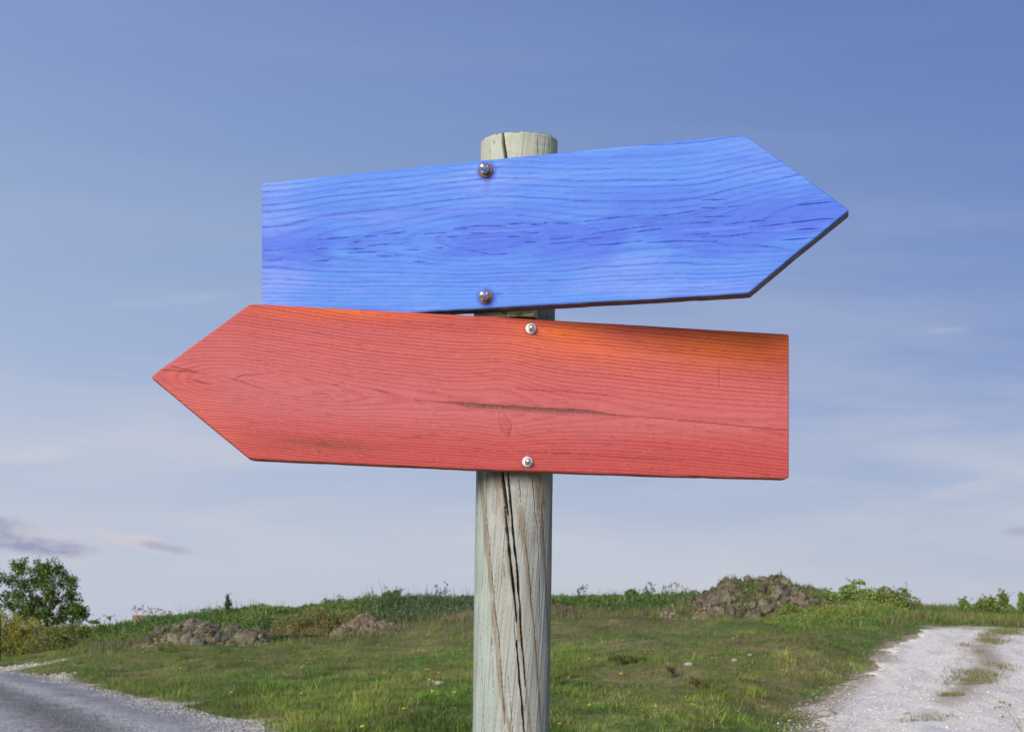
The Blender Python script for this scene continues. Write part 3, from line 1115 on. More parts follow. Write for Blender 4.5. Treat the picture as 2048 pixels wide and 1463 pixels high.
heap('soil_heap', 1480, 46.5, [(1300, 1246), (1318, 1228), (1335, 1216), (1355, 1204), (1375, 1192), (1400, 1185), (1420, 1173), (1440, 1160), (1465, 1153), (1490, 1153), (1520, 1150), (1545, 1150), (1575, 1152), (1590, 1160), (1615, 1170), (1630, 1178), (1650, 1184), (1680, 1205), (1700, 1235)],
     1.9, 250, (0.05, 0.15), 'tall rough heap of brown turf and soil right of the post', 0.15, 7000, 500, big=(14, 0.22, 0.34))
heap('soil_heap', 425, 48.0, [(296, 1290), (312, 1270), (330, 1250), (355, 1242), (385, 1234), (420, 1241), (445, 1252), (465, 1243), (480, 1252), (500, 1257), (520, 1256), (545, 1268), (556, 1288)],
     1.5, 170, (0.05, 0.14), 'low lumpy heap of brown and grey clods left of the post', 0.30, 1200, 520, big=(13, 0.22, 0.38))
heap('soil_heap', 745, 49.0, [(668, 1262), (690, 1240), (715, 1226), (735, 1222), (755, 1236), (780, 1244), (800, 1252), (822, 1264)],
     1.0, 60, (0.06, 0.13), 'small grey brown heap of earth behind the dry brown bush', 0.6, 900, 540, (0.22, 0.17, 0.08))
heap('soil_heap', 928, 50.0, [(880, 1238), (905, 1229), (922, 1220), (940, 1222), (960, 1232), (980, 1240)],
     0.8, 16, (0.07, 0.15), 'smallest dark earth heap at the foot of the bank just left of the post', 0.3, 500, 560, (0.2, 0.17, 0.09))
heap('soil_heap', 1120, 50.0, [(1080, 1232), (1098, 1213), (1118, 1212), (1150, 1222), (1180, 1236)],
     0.8, 14, (0.07, 0.14), 'low brown earth hump at the foot of the bank just right of the post', 0.3, 1600, 570, (0.17, 0.14, 0.08))


# ---- shrubs and trees ----------------------------------------------
def shrub(name, px, d, lobes, nleaf, size, cols, label, cat, stems=10, blade_f=0.0, group=None, stemc=(0.10, 0.08, 0.055), holes=0.45, sr=0.014):
    """lobes: (px, row, rx, ry) in the photograph at distance d; built with depth"""
    base_ = at(px, d)
    root = empty(name, base_, label, cat, group)
    parts = []
    LC = []
    for (lx, ly, rx, ry) in lobes:
        cx = (lx - 1024) / F * d - base_.x
        cz = EYE - (ly - HOR) * d / F - base_.z
        LC.append((cx, cz, rx * d / F, ry * d / F))
    wts = np.array([l[2] * l[3] for l in LC]); wts = wts / wts.sum()
    P = []
    for (cx, cz, rx, rz), wt in zip(LC, wts):
        k = int(nleaf * wt * 1.6)
        q = rng.normal(size=(k, 3)); q /= np.linalg.norm(q, axis=1)[:, None]
        q *= (rng.random((k, 1)) ** 0.45)
        q[:, 0] = q[:, 0] * rx + cx; q[:, 1] *= min(rx, 1.3) * 0.8; q[:, 2] = q[:, 2] * rz + cz
        P.append(q)
    P = np.concatenate(P)
    f1 = fbm(P[:, 0] * 4.2 + P[:, 1] * 2.1, P[:, 2] * 4.2 - P[:, 1], int(px) + 5, 4)
    P = P[(f1 > holes + rng.normal(0, 0.03, len(P))) & (P[:, 2] > 0.02)]
    zz0 = P[:, 2].max()
    tw = []
    for i in range(int(14 + stems)):
        b0 = P[int(rng.integers(len(P)))]
        if b0[2] < zz0 * 0.45:
            continue
        tip = b0 + np.array([rng.normal(0, .16), rng.normal(0, .16), rng.uniform(.08, .30)]) * min(1.0, zz0 / 0.7)
        v_, q_ = tube_arrays([b0, (b0 + tip) / 2, tip], 0.006, 0.003, 4)
        parts.append((v_, q_, np.tile(stemc, (len(v_), 1))))
        k_ = rng.random((7, 1))
        tw.append(b0 * (1 - k_) + tip * k_ + rng.normal(0, .025, (7, 3)))
    if tw:
        P = np.concatenate([P] + tw)
    f2 = fbm(P[:, 0] * 1.6 + P[:, 1], P[:, 2] * 1.6, int(px) + 9, 3)
    cols = [np.asarray(c, float) for c in cols]
    kk = sst(0.35, 0.65, f2 + rng.normal(0, 0.08, len(P)))[:, None]
    C = cols[0] * (1 - kk) + cols[1] * kk
    if len(cols) > 2:
        r3 = rng.random(len(P)) < 0.18
        C[r3] = cols[2]
    C = C * np.clip(rng.normal(1, 0.25, (len(P), 1)), 0.45, 1.7)
    fol = link('foliage', leaf_mesh('foliage', P, rng.uniform(size[0], size[1], len(P)), C), M['leaf'], root)
    for i in range(stems):
        cx, cz, rx, rz = LC[int(rng.integers(len(LC)))]
        tx, ty, tz = cx + rng.uniform(-.6, .6) * rx, rng.uniform(-.5, .5) * min(rx, 1.2), cz + rng.uniform(0, .9) * rz
        b0 = np.array([tx * rng.uniform(0.1, 0.75), ty * 0.5, -0.05])
        mid_ = (b0 + np.array([tx, ty, tz])) / 2 + rng.normal(0, 0.05, 3)
        v_, q_ = tube_arrays([b0, mid_, (mid_ + np.array([tx, ty, tz])) / 2 + rng.normal(0, .02, 3), (tx, ty, tz)], sr, sr * 0.3, 5)
        parts.append((v_, q_, np.tile(stemc, (len(v_), 1))))
    if parts:
        V, Q, Cc = join(parts)
        tag(link('stems', mesh_np('stems', V, quads=Q, col=Cc), M['bark'], root), kind='stuff')
    return root


G1, G2, G3 = (0.14, 0.22, 0.05), (0.14, 0.21, 0.045), (0.17, 0.20, 0.05)
# tree with several stems at the left edge
TD_ = 62.0
tb_ = at(95, TD_)
tree = empty('tree', tb_, 'dark green leafy tree with several stems rising above the scrub at far left', 'tree')


def tpt(px, py, dy_=0.0):
    return np.array([(px - 1024) / F * TD_ - tb_.x, dy_, EYE - (py - HOR) * TD_ / F - tb_.z])


tips = [(12, 1150), (28, 1128), (45, 1122), (22, 1175), (60, 1140), (70, 1165), (80, 1135), (90, 1155), (105, 1128), (118, 1132), (137, 1138), (146, 1160), (130, 1165), (112, 1170),
        (95, 1185), (60, 1190), (40, 1190), (12, 1200), (-20, 1140), (-30, 1180), (-8, 1160), (140, 1185), (152, 1200), (160, 1215), (135, 1210), (120, 1225), (105, 1215), (90, 1225),
        (40, 1215), (20, 1225), (70, 1225), (150, 1230), (128, 1240), (60, 1205), (-40, 1215), (-10, 1220), (75, 1195), (118, 1195), (50, 1160), (30, 1155), (100, 1145), (165, 1222)]
tparts, P, PC = [], [], []
mains = [(-20, 1165, -.5), (30, 1165, .3), (62, 1180, -.2), (92, 1170, .5), (118, 1165, -.4), (145, 1195, .2), (85, 1200, 0.6)]
for i, (mx_, my_, dy_) in enumerate(mains):
    b0 = tpt(88 + (i - 3) * 3, 1262, dy_ * 0.2)
    t0 = tpt(mx_, my_, dy_)
    m0 = b0 * 0.5 + t0 * 0.5 + np.array([0, 0, -0.12]) + rng.normal(0, .05, 3)
    v_, q_ = tube_arrays([b0, b0 * .75 + m0 * .25, m0, m0 * .5 + t0 * .5 + rng.normal(0, .04, 3), t0], 0.075, 0.022, 7)
    tparts.append((v_, q_, np.tile((0.055, 0.05, 0.04), (len(v_), 1))))
for (px, py) in tips:
    dyy = rng.uniform(-0.8, 0.8)
    t1 = tpt(82 + (px - 82) * 0.93, py + 9, dyy)
    j = np.argmin([abs(mx_ - px) + 0.8 * max(0, py - my_) for mx_, my_, _ in mains])
    mx_, my_, mdy = mains[j]
    k = rng.uniform(0.45, 0.95)
    b0 = tpt(88 + (j - 3) * 3, 1262) * (1 - k) + tpt(mx_, my_, mdy) * k
    v_, q_ = tube_arrays([b0, b0 * .5 + t1 * .5 + np.array([0, 0, -.05]), t1], 0.025, 0.008, 5)
    tparts.append((v_, q_, np.tile((0.055, 0.05, 0.04), (len(v_), 1))))
    for sub in range(7):
        c = t1 + rng.normal(0, 1, 3) * np.array([0.17, 0.28, 0.15])
        k = int(rng.integers(34, 60))
        q = c + rng.normal(0, 1, (k, 3)) * 0.10
        P.append(q)
        PC.append(np.tile(np.array(G1) * rng.uniform(0.6, 1.25) * 0.8 + np.array((0.02, 0.025, 0)) * rng.random(), (k, 1)))
        if sub < 3:
            v_, q_ = tube_arrays([t1, (t1 + c) / 2, c], 0.008, 0.004, 4)
            tparts.append((v_, q_, np.tile((0.055, 0.05, 0.04), (len(v_), 1))))
P, PC = np.concatenate(P), np.concatenate(PC)
PC = PC * np.clip(rng.normal(1, 0.28, (len(PC), 1)), 0.4, 1.8)
V, Q, Cc = join(tparts)
link('trunk', mesh_np('trunk', V, quads=Q, col=Cc), M['bark'], tree)
link('crown', leaf_mesh('crown', P, rng.uniform(0.07, 0.14, len(P)), PC), M['leaf'], tree)

shrub('bush', 20, 55, [(0, 1262, 60, 46), (50, 1262, 46, 34), (85, 1275, 32, 26), (-60, 1262, 60, 50), (20, 1290, 70, 24)], 15000, (0.04, 0.09),
      [(0.36, 0.36, 0.055), (0.24, 0.25, 0.05), (0.26, 0.16, 0.06)], 'yellow green rounded bush at the far left below the tree', 'bush', 26, holes=0.40)
shrub('bush', 140, 54, [(90, 1292, 48, 20), (130, 1282, 46, 27), (165, 1282, 36, 26), (150, 1262, 36, 18), (110, 1270, 30, 20), (205, 1292, 46, 16), (250, 1294, 40, 11), (185, 1275, 26, 16)], 17000, (0.04, 0.09),
      [(0.19, 0.23, 0.06), (0.22, 0.18, 0.10), (0.24, 0.28, 0.07)], 'tangled scrubby bush of green and brown twigs under the tree', 'bush', 40, holes=0.44)
shrub('sapling', 205, 56, [(203, 1262, 18, 14), (212, 1246, 8, 10), (190, 1243, 14, 4), (218, 1236, 4, 4)], 1300, (0.05, 0.10),
      [G1, G2], 'small thin sapling with a leaning top at the left end of the bank', 'sapling', 8, holes=0.42)
shrub('dry_bush', 640, 49.2, [(590, 1256, 50, 30), (640, 1245, 60, 34), (700, 1246, 54, 28), (565, 1272, 40, 14), (640, 1274, 90, 14), (740, 1262, 36, 16)], 30000, (0.03, 0.07),
      [(0.19, 0.215, 0.08), (0.29, 0.265, 0.11), (0.42, 0.29, 0.12)], 'low dry brown and olive bush between the two left earth heaps', 'bush', 60, holes=0.42, stemc=(0.26, 0.19, 0.11))
shrub('bush', 1715, 45.5, [(1715, 1206, 50, 32), (1700, 1186, 26, 18), (1716, 1170, 15, 14), (1745, 1186, 22, 16), (1660, 1200, 38, 17), (1640, 1192, 26, 10)], 11000, (0.05, 0.10),
      [(0.23, 0.32, 0.08), (0.29, 0.36, 0.10), (0.18, 0.24, 0.07)], 'green bush with a pointed top just right of the tall soil heap', 'bush', 26, holes=0.47)
shrub('bush', 1790, 44.5, [(1785, 1205, 44, 26), (1770, 1185, 16, 14), (1800, 1190, 16, 16), (1822, 1208, 22, 16), (1758, 1215, 30, 18)], 9000, (0.05, 0.10),
      [(0.21, 0.28, 0.08), (0.27, 0.32, 0.09), (0.32, 0.29, 0.09)], 'rounded green bush with sparse twigs near the top of the pale track', 'bush', 30, holes=0.47)
shrub('bush', 1655, 43.8, [(1600, 1232, 40, 12), (1640, 1226, 44, 16), (1685, 1228, 40, 14), (1580, 1222, 20, 16), (1720, 1232, 50, 10)], 8000, (0.04, 0.08),
      [(0.24, 0.30, 0.06), (0.18, 0.23, 0.05), (0.33, 0.35, 0.07)], 'low yellowish green weedy bush at the right foot of the tall soil heap', 'bush', 12, holes=0.40)
for (px, lobes, lab) in [
        (1932, [(1926, 1204, 8, 6), (1936, 1214, 10, 7)], 'smallest leafy sapling, leftmost on the skyline beyond the track'),
        (1966, [(1966, 1207, 14, 9), (1952, 1215, 7, 6)], 'second leafy sapling on the skyline beyond the track'),
        (1992, [(1990, 1211, 10, 10), (1980, 1199, 7, 5)], 'third leafy sapling on the skyline, between a round one and a leaning one'),
        (2014, [(2008, 1202, 10, 12), (2020, 1217, 8, 9), (2004, 1190, 7, 4)], 'leaning leafy sapling on the skyline beside the tallest one'),
        (2050, [(2048, 1207, 14, 18), (2042, 1190, 6, 7), (2066, 1205, 22, 22)], 'tallest leafy sapling at the right edge of the skyline')]:
    o = shrub('sapling', px, 47.0, lobes, 420 * len(lobes), (0.05, 0.11), [(0.18, 0.26, 0.06), (0.24, 0.31, 0.09)], lab, 'sapling', 5, group='saplings on the skyline beyond the track', holes=0.34)
for (px, d, lobes, cols, lab) in [
        (1255, 27.6, [(1245, 1334, 30, 9), (1285, 1338, 20, 8)], [(0.10, 0.13, 0.035), (0.16, 0.17, 0.05)], 'dark low scrubby plant in the meadow right of the post'),
        (1340, 25.8, [(1338, 1350, 11, 12)], [(0.09, 0.10, 0.03), (0.14, 0.13, 0.05)], 'small upright brownish green plant in the dry grass'),
        (1405, 21.6, [(1405, 1413, 16, 9), (1390, 1404, 10, 6)], [(0.11, 0.10, 0.035), (0.22, 0.16, 0.05)], 'dark orange brown low plant near the bottom of the slope'),
        (1180, 24.0, [(1150, 1388, 40, 12), (1120, 1392, 26, 14)], [(0.06, 0.11, 0.025), (0.10, 0.16, 0.03)], 'lush green clump beside the right side of the post')]:
    p_ = at(px, d)
    sh = (HOR + (EYE - p_.z) * F / d)
    dyr = sh - max(l[1] + l[3] * 0.7 for l in lobes)
    lobes = [(a_, b_ + dyr, c_, e_) for a_, b_, c_, e_ in lobes]
    shrub('small_shrub', px, d, lobes, 2200, (0.02, 0.045), cols, lab, 'shrub', 8, group='low plants in the meadow', holes=0.42, sr=0.005)


def tuft(name, px, d, n_, h, w_, c, label, cat, group=None, lean=0.35, rad=0.06):
    p_ = at(px, d)
    q = np.zeros((n_, 3)); q[:, :2] = rng.normal(0, rad, (n_, 2)); q[:, 2] = -0.01
    me = blade_mesh(name, q, rng.uniform(0.6, 1.05, n_) * h, np.full(n_, w_), jitter_col(c, n_, 0.18), lean)
    o = link(name, me, M['grass'], None, p_)
    return tag(o, label, cat, group)


tuft('grass_tuft', 1511, 21.6, 130, 0.22, 0.012, (0.24, 0.30, 0.05), 'bright yellow green grass tuft near the left edge of the track', 'grass tuft', None, 0.30)
tuft('grass_tuft', 1165, 22.5, 420, 0.26, 0.012, (0.10, 0.17, 0.035), 'broad lush green tuft standing close right of the post', 'grass tuft', None, 0.6, 0.10)
tuft('grass_tuft', 905, 22.8, 420, 0.24, 0.012, (0.11, 0.18, 0.04), 'broad lush green tuft standing close left of the post', 'grass tuft', None, 0.6, 0.10)
tuft('grass_tuft', 650, 31.0, 420, 0.25, 0.014, (0.10, 0.15, 0.035), 'fresh green tuft in the meadow beside the yellow flowers', 'grass tuft', None, 0.6, 0.10)


# thin weeds standing against the sky
def stalks(px, d, items, label, cat='weed', colour=(0.06, 0.06, 0.04), head=None, group='thin weeds on the skyline'):
    base_ = at(px, d)
    root = empty('weed_stalk', base_, label, cat, group)
    sp_, hp = [], []
    for (sx, sy) in items:
        tx = (sx - 1024) / F * d - base_.x
        tz = EYE - (sy - HOR) * d / F - base_.z
        bx = tx * 0.6
        v_, q_ = tube_arrays([(bx, 0, 0), (tx * .8, rng.uniform(-.05, .05), tz * .5), (tx, rng.uniform(-.1, .1), tz)], 0.012, 0.006, 4)
        sp_.append((v_, q_, np.tile(colour, (len(v_), 1))))
        for _ in range(4):
            f_ = rng.uniform(0.55, 0.95)
            st0 = np.array([bx + (tx - bx) * f_, 0, tz * f_])
            v_, q_ = tube_arrays([st0, st0 + np.array([rng.uniform(-.10, .10), 0, .07]), st0 + np.array([rng.uniform(-.14, .14), 0, .16])], 0.007, 0.004, 4)
            sp_.append((v_, q_, np.tile(colour, (len(v_), 1))))
            hp.append(v_[-1])
        hp.append(np.array([tx, 0, tz]))
    V, Q, Cc = join(sp_)
    link('stems', mesh_np('stems', V, quads=Q, col=Cc), M['bark'], root)
    hp = np.array(hp)
    q = np.repeat(hp, 9, 0) + rng.normal(0, 0.022, (len(hp) * 9, 3))
    tag(link('seed_heads', leaf_mesh('seed_heads', q, np.full(len(q), 0.05), jitter_col(head or colour, len(q), 0.2)), M['leaf'], root), kind='stuff')


stalks(880, 56, [(872, 1172), (888, 1180), (895, 1167), (880, 1184)], 'bare dark seed stalks on the skyline left of the post')
stalks(1158, 56, [(1156, 1181), (1162, 1176), (1168, 1174)], 'few dark stalks on the skyline close right of the post')
stalks(1300, 56, [(1292, 1172), (1303, 1168), (1306, 1176), (1296, 1180)], 'dark round headed stalks on the skyline left of the tall heap')
stalks(1345, 55, [(1330, 1173), (1343, 1170), (1354, 1168), (1372, 1178)], 'pale flowering stalks on the skyline beside the tall heap', colour=(0.14, 0.16, 0.07), head=(0.26, 0.28, 0.13))
stalks(652, 56, [(650, 1198), (656, 1204), (660, 1202)], 'short dark stalk cluster on the skyline above the dry bush')
stalks(682, 56, [(679, 1190), (681, 1196)], 'single thin spike on the skyline above the dry bush')
stalks(290, 57, [(270, 1212), (285, 1216), (300, 1220), (312, 1222), (330, 1221), (345, 1224)], 'row of dry seed heads above the low brick wall', colour=(0.16, 0.11, 0.08))
shrub('sapling', 456, 56, [(457, 1210, 8, 12), (455, 1194, 3, 8)], 420, (0.04, 0.08), [(0.06, 0.09, 0.03), (0.09, 0.12, 0.04)], 'small dense dark sapling on the bank above the left heap', 'sapling', 4, holes=0.42)
shrub('sapling', 785, 56, [(776, 1188, 7, 6), (792, 1188, 10, 8)], 500, (0.06, 0.11), [(0.15, 0.22, 0.06), (0.18, 0.25, 0.07)], 'bright leafy sapling top on the bank left of the post', 'sapling', 3, holes=0.25)
shrub('bush', 1262, 55.5, [(1262, 1190, 15, 13), (1250, 1200, 22, 10)], 1800, (0.05, 0.10), [(0.13, 0.20, 0.06), (0.16, 0.22, 0.07)], 'pale green rounded bush on the bank right of the post', 'bush', 4, holes=0.3)

# yellow flowers -----------------------------------------------------
fv = []


def flower_mesh(c, name):
    v_, q_ = tube_arrays([(0, 0, 0), (0.01, 0, 0.09), (0.0, 0.005, 0.17)], 0.003, 0.003, 4)
    parts = [(v_, q_, np.tile((0.10, 0.15, 0.04), (len(v_), 1)))]
    for i in range(12):
        a = i * math.pi / 6
        ca, sa = math.cos(a), math.sin(a)
        pts = np.array([(0, 0, 0.17), (ca * .018 - sa * .007, sa * .018 + ca * .007, .178), (ca * .032, sa * .032, .176), (ca * .018 + sa * .007, sa * .018 - ca * .007, .178)])
        parts.append((pts, np.array([[0, 1, 2, 3]]), np.tile(c, (4, 1))))
    V, Q, Cc = join(parts)
    me = mesh_np(name, V, quads=Q, col=Cc)
    me.materials.append(M['leaf'])
    return me


fy = flower_mesh((0.80, 0.58, 0.03), 'flower')
fo = flower_mesh((0.75, 0.33, 0.03), 'flower')


def d_for(px, row):
    dd = np.linspace(17, 50, 200)
    x_ = (px - 1024) / F * dd
    yy = HOR + (EYE - 0.14 - terrain(x_, dd)) * F / dd
    return float(np.interp(-row, -yy, dd))


ORD = ['leftmost', 'second', 'third', 'fourth', 'fifth', 'sixth', 'seventh', 'eighth', 'ninth', 'tenth', 'eleventh', 'twelfth', 'thirteenth', 'fourteenth', 'fifteenth', 'sixteenth', 'seventeenth', 'eighteenth',
       'nineteenth', 'twentieth', 'twenty first', 'twenty second', 'twenty third', 'twenty fourth', 'twenty fifth', 'twenty sixth', 'twenty seventh', 'twenty eighth', 'twenty ninth']


def flower_label(c, lst, p):
    i = sorted(lst).index(p)
    side = 'left of the post' if p[0] < 950 else ('right of the post' if p[0] < 1750 else 'beside the pale track')
    return '%s meadow flower %s, %s' % (c, side, ORD[i]) + ('' if i == 0 else ' from left')


YF = [(490, 1317), (494, 1318), (365, 1333), (352, 1330), (470, 1381), (623, 1315), (628, 1323), (615, 1325), (647, 1310), (604, 1334), (601, 1330), (732, 1458), (864, 1356), (865, 1361),
                 (871, 1378), (910, 1382), (1268, 1303), (1242, 1344), (1180, 1315), (1176, 1315), (1240, 1342), (1148, 1432), (1180, 1408), (1122, 1445), (176, 1357), (1862, 1235), (1470, 1275), (812, 1414), (602, 1385)]
for (px, py) in YF:
    d = d_for(px, py)
    o = link('flower', fy, None, None, at(px, d))
    o.rotation_euler = (rng.uniform(.2, .7), rng.uniform(-.3, .3), rng.uniform(-1, 1))
    o.scale = (0.85,) * 3
    tag(o, flower_label('small yellow', YF, (px, py)), 'flower', 'yellow flowers dotted over the meadow')
OF = [(858, 1338), (884, 1338), (852, 1339), (832, 1350), (765, 1347), (775, 1346), (880, 1345), (1378, 1409), (1404, 1456), (1290, 1306), (1475, 1272)]
for (px, py) in OF:
    d = d_for(px, py)
    o = link('flower', fo, None, None, at(px, d))
    o.rotation_euler = (rng.uniform(.2, .7), rng.uniform(-.3, .3), rng.uniform(-1, 1))
    tag(o, flower_label('tiny orange', OF, (px, py)), 'flower', 'orange flowers dotted over the meadow')

# hawkweed at the lower right corner -----------------------------------
hb = at(2090, 12.0)
hw = empty('wild_flower', hb, 'tall thin branching weed with small yellowish buds at the lower right corner', 'wildflower')


def hpt(px, py):
    return np.array([(px - 1024) / F * 12 - hb.x, 0, EYE - (py - HOR) * 12 / F - hb.z])


sp_, buds = [], []
for pts in [[(2090, 1585), (2060, 1500), (2036, 1450), (2016, 1424), (1998, 1413)], [(2042, 1462), (2030, 1440), (2010, 1434), (2006, 1432)], [(2024, 1434), (2016, 1415), (2010, 1404)],
            [(2016, 1424), (2006, 1408), (2003, 1404)], [(2046, 1468), (2040, 1440), (2026, 1418), (2021, 1409)], [(2060, 1500), (2052, 1460), (2056, 1430)], [(2010, 1420), (2000, 1416), (1994, 1414)]]:
    P3 = np.array([hpt(*p) for p in pts])
    P3[:, 1] += np.linspace(0, rng.uniform(-.05, .05), len(P3))
    v_, q_ = tube_arrays(P3, 0.0035 if len(pts) > 4 else 0.002, 0.0015, 5)
    sp_.append((v_, q_, np.tile((0.17, 0.17, 0.08), (len(v_), 1))))
    buds.append(P3[-1])
V, Q, Cc = join(sp_)
link('stem', mesh_np('stem', V, quads=Q, col=Cc), M['bark'], hw)
for b_ in buds:
    q = np.repeat(b_[None], 26, 0) + rng.normal(0, 0.005, (26, 3))
    link('bud', leaf_mesh('bud', q, np.full(26, 0.014), jitter_col((0.42, 0.30, 0.08), 26, 0.3)), M['leaf'], hw)

# low brick wall, fence post and wire --------------------------------
wb = at(303, 60.5)
wall = empty('low_wall', (wb.x, wb.y, wb.z), 'low brown brick wall end showing above the weeds at the left of the bank', 'wall')


def box(name, x0, x1, y0, y1, z0, z1, m_, parent, c=(0.3, 0.3, 0.3), bev=0.0):
    V = np.array([(x, y, z) for x in (x0, x1) for y in (y0, y1) for z in (z0, z1)], float)
    Q = np.array([(0, 1, 3, 2), (4, 6, 7, 5), (0, 4, 5, 1), (2, 3, 7, 6), (0, 2, 6, 4), (1, 5, 7, 3)])
    return link(name, mesh_np(name, V, quads=Q, col=np.tile(c, (8, 1))), m_, parent)


wtop = EYE + (HOR - 1229) * 60.5 / F - wb.z
box('wall_core', -0.80, 0.80, -0.09, 0.09, -0.1, wtop - 0.01, M['stone'], wall, (0.16, 0.13, 0.11))
bw, bh = 0.23, 0.085
row = 0
zt = wtop
while zt > 0 and row < 9:
    for k in range(7):
        x0 = -0.8 + k * bw + (bw / 2 if row % 2 else 0)
        x1 = min(x0 + bw - 0.012, 0.8)
        if x1 - x0 < 0.05:
            continue
        cc = np.array([0.22, 0.14, 0.10]) * rng.uniform(0.75, 1.3)
        box('brick', x0, x1, -0.105, -0.088, zt - bh + 0.012, zt, M['stone'], wall, cc)
    zt -= bh
    row += 1

fp = at(-1, 51.0)
fence = empty('wire_fence', fp, 'thin dark fence post with a slack wire at the left edge of the photo', 'fence')
v_, q_ = tube_arrays([(0, 0, -0.1), (0.0, 0, 0.8), (0.0, 0, 1.62)], 0.045, 0.04, 8)
link('fence_post', mesh_np('fence_post', v_, quads=q_, col=np.tile((0.035, 0.032, 0.035), (len(v_), 1)), smooth=True), M['bark'], fence)
for dz0 in (1.42, 1.15):
    pts = [(t_ * 3.6, 0.4 * t_, dz0 - 0.75 * t_ + 0.25 * t_ * t_ - (0.2 * t_)) for t_ in np.linspace(0, 1, 9)]
    v_, q_ = tube_arrays(pts, 0.008, 0.008, 4)
    link('wire', mesh_np('wire', v_, quads=q_, col=np.tile((0.03, 0.03, 0.03), (len(v_), 1))), M['bark'], fence)

# ================================================================== SIGNPOST
PC_Y = 2.2
PR = 0.060


def axis_x(z):
    """x of the post's axis at height z above eye level"""
    return ((1037.5 + (0.764 - z) / 0.94 * -15.5) - 1024) / F * PC_Y


sign = empty('signpost', (axis_x(-EYE), PC_Y, th(0, PC_Y)), 'weathered round wooden post carrying a blue and a red arrow board pointing opposite ways', 'signpost')
S0 = Vector(sign.location)


def lc(arr):
    return np.asarray(arr) - np.array([S0.x, S0.y, S0.z])


# --- post
PXT = lambda px, py: ((px - 1024) / F * PC_Y, (HOR - py) / F * (PC_Y - 0.055))   # photo point on the post's front -> (x, z rel. eye)


def post_feat(pts):
    out = []
    for px, py in pts:
        x, z = PXT(px, py)
        s = np.clip((x - axis_x(z)) / PR, -0.995, 0.995)
        out.append((math.asin(s) * PR, z))
    return out


def crop(pts, ox, oy, sc):
    return [(ox + x / sc, oy + y / sc) for x, y in pts]


# angle 0 faces the camera; arc coordinate a = angle * PR
zt_, zb_ = 0.766, -0.30
nz = 640
na = 230
zz = np.concatenate([np.linspace(zt_, zb_, nz), np.linspace(zb_, -EYE - 0.1, 40)[1:]])
aa = np.concatenate([np.linspace(-np.pi / 2, np.pi / 2, na), np.linspace(np.pi / 2, 3 * np.pi / 2, 40)[1:-1]])
AA, ZP = np.meshgrid(aa, zz, indexing='ij')
ARC = AA * PR
spi = ARC - ZP * 0.085                                # grain runs slightly in a spiral
cracks = []
K = 2.744
for pts, wd, dp in [
        ([(288, 20), (292, 80), (300, 150), (308, 210), (318, 275)], 0.0022, 0.010),
        ([(318, 30), (326, 150), (338, 270), (346, 360), (352, 430), (362, 510), (373, 600), (376, 680), (386, 780), (390, 860), (394, 940), (404, 1060), (410, 1130), (416, 1210)], 0.0019, 0.010),
        ([(300, 230), (316, 380), (326, 480), (336, 570), (348, 660), (356, 740), (368, 860)], 0.0021, 0.010),
        ([(366, 960), (372, 1050), (382, 1150), (388, 1220), (398, 1320), (408, 1460), (420, 1600)], 0.0020, 0.010),
        ([(178, 30), (190, 180), (205, 330), (214, 400), (226, 540), (240, 700), (252, 830), (268, 930), (274, 1040), (284, 1160), (296, 1330), (302, 1470)], 0.0007, 0.004),
        ([(145, 60), (150, 240), (165, 370)], 0.0004, 0.002), ([(165, 830), (175, 1100), (190, 1470)], 0.0005, 0.003),
        ([(222, 380), (225, 440)], 0.0004, 0.002), ([(295, 540), (300, 620)], 0.0005, 0.003),
        ([(450, 70), (458, 170), (466, 270), (480, 330), (483, 450), (492, 700), (497, 900)], 0.0005, 0.003),
        ([(500, 200), (512, 360), (520, 480), (528, 640), (533, 830)], 0.0006, 0.003),
        ([(408, 400), (430, 540), (446, 740), (462, 870), (474, 1040), (486, 1200), (500, 1420)], 0.0005, 0.003),
        ([(352, 830), (358, 960)], 0.0005, 0.003), ([(230, 950), (240, 1250)], 0.0004, 0.002), ([(380, 80), (386, 200)], 0.0004, 0.002),
        ([(200, 150), (212, 380)], 0.0004, 0.002), ([(320, 1150), (345, 1470)], 0.0004, 0.002)]:
    cracks.append((post_feat(crop(pts, 900, 930, K)), wd, dp))
# cracks at the top of the post
for pts, wd, dp in [([(1006, 250), (1008, 275), (1011, 295), (1015, 330), (1016, 345)], 0.0028, 0.012), ([(978, 264), (979, 275), (981, 290), (982, 330)], 0.0005, 0.003), ([(1073, 262), (1075, 280), (1077, 320)], 0.0005, 0.003),
                    ([(1097, 268), (1098, 310)], 0.0005, 0.003), ([(988, 262), (989, 270)], 0.0010, 0.004)]:
    cracks.append((post_feat(pts), wd, dp))
disp = np.zeros_like(AA)
cmask = np.zeros_like(AA)
fr = np.abs(AA) <= np.pi / 2 + 1e-6
wobx = (fbm(ZP * 60, ARC * 20, 602, 3) - 0.5) * 0.0016
for pts, wd, dp in cracks:
    dd, al = seg_dist(ARC + wobx, ZP, pts)
    wv = wd * 0.88 * (0.35 + 0.65 * np.sin(np.clip(al, 0.0, 1) * np.pi) ** 0.5) * (0.6 + 0.8 * vn(ZP * 70, 0 * ZP, 603))
    k = 1 - sst(0.55, 1.25, dd / np.maximum(wv, 0.0003))
    disp = np.minimum(disp, -dp * k)
    cmask = np.maximum(cmask, k)
grain = fbm(spi * 700, ZP * 5, 610, 4)
grain2 = fbm(spi * 220, ZP * 2.2, 611, 4)
ripple = vn(ZP * 210 + 1.4 * fbm(ARC * 40, ZP * 12, 612), spi * 38, 613)
rip_on = sst(0.42, 0.62, fbm(ARC * 22, ZP * 4, 614)) * sst(-0.04, 0.0, ARC)
